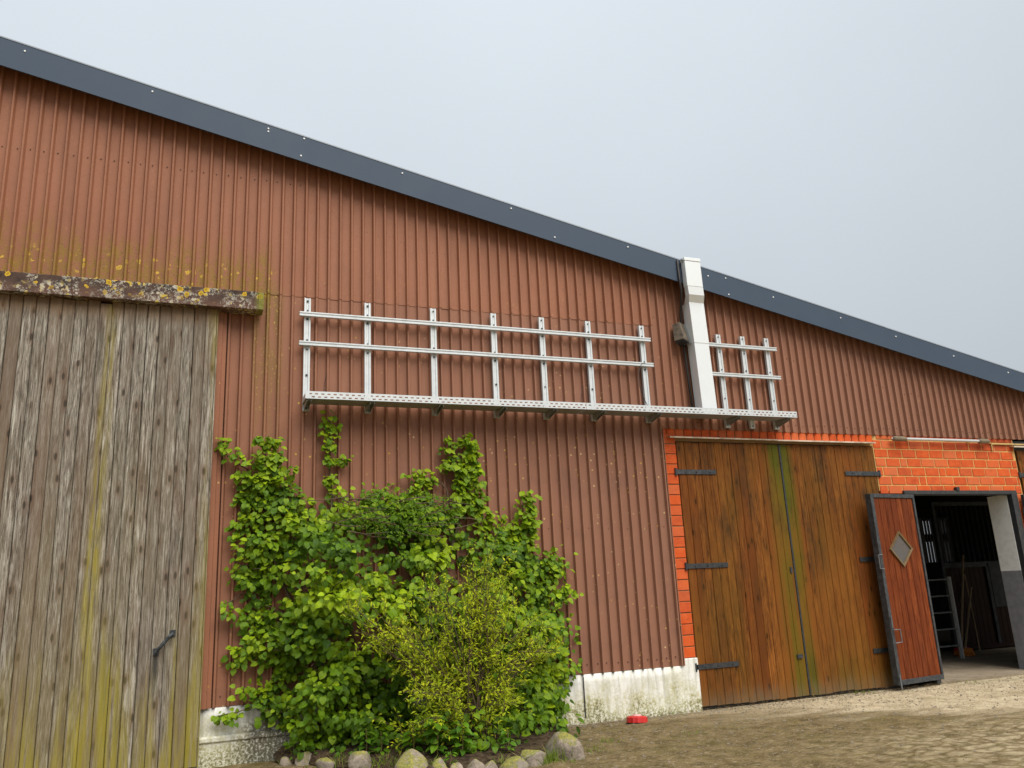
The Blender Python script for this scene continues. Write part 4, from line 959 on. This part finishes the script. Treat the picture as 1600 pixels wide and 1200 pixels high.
# woody stems on the wall and inside
def stem(pts, r0, r1):
    P_ = [Vector(q) for q in pts]; out = []
    for a, b in zip(P_, P_[1:]):
        for k_ in range(4): out.append(a.lerp(b, k_ / 4) + rv(.010))
    out.append(P_[-1]); n_ = len(out)
    for q in out: q.y = min(q.y, -.036)
    mb = MB(); mb.tube(out, [r0 + (r1 - r0) * i / (n_ - 1) for i in range(n_)], 6); return mb.build('stem', 'bark', vine, smooth=True, fix=False)
for pts, r0 in (([(1.7, -.22, .02), (1.2, -.15, .8), (.75, -.08, 1.7), (.62, -.06, 2.5), (.63, -.06, 3.02)], .028), ([(1.75, -.22, .02), (1.5, -.12, 1.0), (1.3, -.08, 2.0), (1.27, -.06, 2.6), (1.26, -.055, 3.2)], .02),
                ([(1.9, -.2, .02), (2.3, -.12, 1.1), (2.6, -.08, 2.1), (2.74, -.06, 2.6), (2.76, -.06, 3.1)], .026), ([(2.0, -.2, .02), (2.8, -.14, .9), (3.2, -.08, 1.6), (3.36, -.06, 2.1), (3.37, -.06, 2.42)], .024),
                ([(2.1, -.2, .02), (3.0, -.15, .5), (3.5, -.1, .9), (3.8, -.06, 1.34)], .02), ([(1.6, -.2, .02), (1.0, -.14, .4), (.6, -.08, .6), (.45, -.06, .64)], .018), ([(.75, -.06, 1.7), (.5, -.06, 1.5), (.28, -.055, 1.38)], .010), ([(.62, -.06, 2.5), (.4, -.055, 2.72), (.18, -.055, 2.93)], .010),
                ([(2.6, -.07, 2.2), (2.45, -.06, 2.55), (2.2, -.06, 2.6)], .010), ([(2.74, -.06, 2.6), (2.6, -.055, 2.75), (2.55, -.055, 3.0)], .010), ([(1.0, -.14, .4), (.6, -.1, .46), (.28, -.09, .42)], .008)):
    stem(pts, r0, .005)
for i in range(26):
    x_ = R_.uniform(1.35, 2.5); z_ = R_.uniform(2.0, 2.38); d_ = Vector((R_.choice((-1, 1)) * R_.uniform(.2, .5), R_.uniform(-.08, .08), R_.uniform(-.08, .14)))
    mb = MB(); mb.tube([(x_, -.36, z_), Vector((x_, -.36, z_)) + d_ * .5 + rv(.012), Vector((x_, -.36, z_)) + d_], [.006, .005, .003], 5); mb.build('twig', 'bark', vine, fix=False)
mb = MB()
for i in range(140):
    x_, z_ = R_.uniform(.7, 3.5), R_.uniform(.15, 2.1)
    if inside(MAIN, x_, z_):
        s_ = bulge(x_, z_); a = Vector((x_, -s_ * .2 - .04, z_)); b = a + Vector((R_.gauss(0, .15), -s_ * .7, R_.uniform(-.15, .2))); mb.tube([a, a.lerp(b, .5) + rv(.02), b], [.005, .004, .003], 4)
tag(mb.build('inner_twigs', 'bark', vine, fix=False), kind='stuff')

# ------------------------------------------------------------------ yellow-green shrub in front of it
shrub = tag(empty('shrub', (2.42, -.95, .04)), 'yellow-green twiggy shrub with tiny leaves growing in front of the climbing plant', 'shrub')
shrub.location = (0, 0, 0)
sl = Leaves(); B0 = Vector((2.42, -.92, .03)); br = MB()
def top_z(x):
    return {True: 1.30 + .36 * (x - 1.35) / 1.15, False: 1.66 - .55 * (x - 2.5) / .85}[x < 2.5]
def grow(a, b, r_, leaves, sag=.03):
    mid = a.lerp(b, .5) + rv(.03) + Vector((0, 0, sag)); pts = []
    for i in range(7):
        t_ = i / 6; pts.append(a.lerp(mid, t_).lerp(mid.lerp(b, t_), t_))
    br.tube(pts, [r_ + (max(.0016, r_ * .25) - r_) * i / 6 for i in range(7)], 5); return pts
main = MB(); main.tube([B0, B0 + Vector((.02, 0, .5)), B0 + Vector((.03, 0, 1.0)), B0 + Vector((.10, .0, 1.5))], [.022, .018, .012, .004], 7)
tr_ = main.build('trunk', 'bark', shrub, smooth=True, fix=False)
for i in range(74):
    x_ = R_.uniform(1.35, 3.35); tz = top_z(x_); lz_ = .45 + .35 * abs(x_ - 2.4) / 1.0
    if x_ < 2.0: lz_ += .15
    z_ = R_.uniform(min(lz_, tz - .2), tz); e = Vector((x_, -.92 + R_.uniform(-.30, .34), z_))
    if i < 12: e = Vector((2.62 + R_.gauss(0, .12), -.92 + R_.gauss(0, .10), R_.uniform(1.35, 1.72)))
    if i > 60: e = Vector((R_.uniform(1.75, 3.0), -1.1 + R_.uniform(-.22, .2), R_.uniform(.18, .62)))
    s0 = B0 + Vector((R_.gauss(0, .05), R_.gauss(0, .05), R_.uniform(0, .55) * min(1, z_)))
    p = grow(s0, e, R_.uniform(.006, .012), 0, .05); tone_b = R_.gauss(0, .10)
    for k_ in range(11):
        q = p[R_.randint(2, 6)]; d_ = (e - s0).normalized() * R_.uniform(.03, .12) + rv(.09) + Vector((0, 0, .02)); q2 = q + d_
        pp = grow(q, q2, .0026, 1, .01)
        for m_ in range(13):
            c_ = pp[R_.randint(0, 6)] + rv(.022); dr = d_.normalized() * .6 + rv(.5) + Vector((0, -.1, .1))
            tn = .56 + tone_b + R_.gauss(0, .19); 
            sl.leaf(c_, dr, Vector((R_.gauss(0, .4), -.5, .8)), R_.uniform(.030, .056), R_.uniform(.026, .042), max(0, min(1, tn)), 1)
tag(sl.build('foliage', 'shrub_leaf', shrub, fix=False), kind='stuff')
tag(br.build('branches', 'bark', shrub, fix=False), kind='stuff')

# ------------------------------------------------------------------ broad-leaved weeds by the stones
wms = []
MAT['weed'] = leafmat('weed_leaf', (.13, .25, .012), (.07, .165, .010), (.035, .09, .006), .25, True)
for q in range(3):
    V, F = leaf_geo(.8 + .4 * q, [(a * .86, b, c_) for a, b, c_ in LEAF_S]); m_ = MB(); m_.add(V, F); me = m_.mesh('leaf'); me.materials.append(MAT['weed']); wms.append(me)
def weed(x_, y_, h_, n_, size, label):
    n_ = n_ * 2; size *= .74
    o = tag(empty('weed', (x_, y_, .03)), label, 'weed', 'weeds in the planting bed')
    mb = MB(); mb.tube([(0, 0, 0), (.01, -.01, h_ * .5), (.0, -.02, h_)], [.006, .005, .003], 5); mb.build('stem', MAT['grass'], o)
    for i in range(n_):
        zz = h_ * (.15 + .85 * (i // 2 + 1) / (n_ / 2)); an = i * 2.4 + R_.uniform(-.4, .4); d_ = Vector((math.cos(an), math.sin(an), R_.uniform(-.5, .1))); p = Vector((0, -.01, zz)) + d_ * .03
        L = size * R_.uniform(.7, 1.1); a, b, c_ = basis(d_, Vector((0, -.3, 1)) + rv(.2)); lf = link('leaf', wms[R_.randrange(3)], None, o)
        lf.matrix_basis = Matrix(((a.x, b.x, c_.x, p.x), (a.y, b.y, c_.y, p.y), (a.z, b.z, c_.z, p.z), (0, 0, 0, 1))) @ Matrix.Diagonal((L * .8, L, L, 1))
weed(2.02, -1.18, .36, 14, .13, 'tall broad-leaved weed under the shrub between the two round stones')
weed(2.22, -1.25, .30, 12, .12, 'broad-leaved weed behind the small mossy stones')
weed(1.86, -.98, .26, 10, .11, 'low broad-leaved weed behind the large round stone')
weed(1.62, -.78, .22, 10, .10, 'small broad-leaved weed between shrub and wall plant')
weed(1.50, -.72, .24, 12, .10, 'spreading broad-leaved weed behind the small edging stones by the plinth')
weed(2.60, -1.35, .22, 12, .08, 'bushy weed beside the large mossy boulder')
weed(2.05, -1.46, .12, 8, .06, 'tiny pale weed squeezed between the edging stones')

# grass tufts, litter, pebbles, straw
gr = Leaves()
def tuft(x_, y_, n_, h_, sp):
    for i in range(n_):
        p = Vector((x_ + R_.gauss(0, sp), y_ + R_.gauss(0, sp), .0)); d_ = Vector((R_.gauss(0, .45), R_.gauss(0, .45), 1)); L = h_ * R_.uniform(.5, 1.1)
        s_ = d_.cross(Vector((R_.gauss(0, 1), R_.gauss(0, 1), 0))).normalized() * .0032; m_ = p + d_ * L * .55; t_ = p + d_ * L * .8 + Vector((d_.x * .5, d_.y * .5, .12)) * L
        gr.add([p - s_, p + s_, m_ + s_ * .8, m_ - s_ * .8, t_], [(0, 1, 2, 3), (3, 2, 4)]); gr.tone += [max(0, min(1, .5 + R_.gauss(0, .25)))] * 2
for x_, y_, n_, h_, sp in [(2.92, -1.62, 60, .16, .05), (2.80, -1.70, 30, .12, .04), (.98, -.18, 70, .17, .05), (1.12, -.25, 40, .14, .05), (1.60, -1.02, 40, .15, .05), (1.68, -1.18, 30, .12, .03), (1.93, -1.36, 30, .12, .03), (2.45, -1.62, 24, .12, .03), (2.62, -1.66, 30, .13, .03), (1.30, -.78, 40, .13, .05), (3.68, -1.14, 36, .05, .06), (3.36, -1.45, 26, .06, .06), (4.55, -1.25, 26, .035, .06), (7.7, -.12, 30, .04, .07), (3.0, -1.72, 30, .06, .07), (9.35, -.14, 26, .03, .1), (5.0, -.06, 20, .04, .1), (4.6, -.05, 18, .05, .06), (1.52, -.98, 26, .1, .04)]: tuft(x_, y_, n_, h_, sp)
for i in range(60): tuft(R_.uniform(.8, 3.3), R_.uniform(-1.2, -.3), 5, .08, .03)
tag(gr.build('grass', 'grass', fix=False), 'loose tufts of grass around the stones and the wall foot', 'grass', kind='stuff')
lt = Leaves()
for i in range(1500):
    if i < 800: x_, y_ = R_.uniform(.8, 3.6), R_.uniform(-1.65, -.1); zz = .10 if y_ > -1.2 else .045
    else:
        x_, y_ = R_.uniform(3.0, 10.8), -abs(R_.gauss(0, 1.2)) - .05; zz = .022
    lt.leaf(Vector((x_, y_, zz + R_.uniform(0, .015))), Vector((R_.gauss(0, 1), R_.gauss(0, 1), R_.gauss(0, .2))), Vector((R_.gauss(0, .4), R_.gauss(0, .4), 1)), R_.uniform(.015, .045), R_.uniform(.006, .018), R_.random(), 1)
for i in range(1300):
    x_ = R_.uniform(3.7, 9.2); y_ = -.015 - abs(R_.gauss(0, .10)); lt.leaf(Vector((x_, y_, .004 + R_.uniform(0, .012))), Vector((R_.gauss(0, 1), R_.gauss(0, .6), R_.gauss(0, .25))), Vector((R_.gauss(0, .4), R_.gauss(0, .4), 1)), R_.uniform(.012, .05), R_.uniform(.004, .014), R_.random(), 1)
tag(lt.build('litter', 'litter', fix=False), 'scattered dry leaves and straw bits on the earth', 'litter', kind='stuff')
pb = MB(); octv = [(1, 0, 0), (-1, 0, 0), (0, 1, 0), (0, -1, 0), (0, 0, 1), (0, 0, -1)]; octf = [(0, 2, 4), (2, 1, 4), (1, 3, 4), (3, 0, 4), (2, 0, 5), (1, 2, 5), (3, 1, 5), (0, 3, 5)]
for i in range(7000):
    x_ = R_.uniform(2.9, 11); y_ = -abs(R_.gauss(0, 1.5)) - .02
    if R_.random() < .2: x_, y_ = R_.uniform(3.4, 8.8), -abs(R_.gauss(0, .10)) - .02
    r_ = R_.uniform(.003, .009) if R_.random() < .94 else R_.uniform(.010, .020); z_ = ground_z(x_, y_) if y_ < -.35 else ground_z(x_, y_) * .3 - .012
    pb.add([(x_ + q[0] * r_ * R_.uniform(.7, 1.2), y_ + q[1] * r_ * R_.uniform(.7, 1.2), z_ + r_ * .2 + q[2] * r_ * R_.uniform(.5, .8)) for q in octv], octf)
tag(pb.build('gravel', 'pebble', fix=False), 'small pebbles scattered over the yard', 'gravel', kind='stuff')
ms = Leaves()
for X in (8.35, 8.48, 8.52, 8.92, 8.97, 9.0):
    for i in range(12):
        p = Vector((X + R_.gauss(0, .03), -.05, z_up(X) + .0)); ms.leaf(p, Vector((R_.gauss(0, .3), 0, 1)), Vector((R_.gauss(0, 1), -1, 0)), R_.uniform(.02, .06), .01, R_.random(), 1)
tag(ms.build('moss', 'grass', fix=False), 'little sprigs of moss growing on the roof edge', 'moss', kind='stuff')
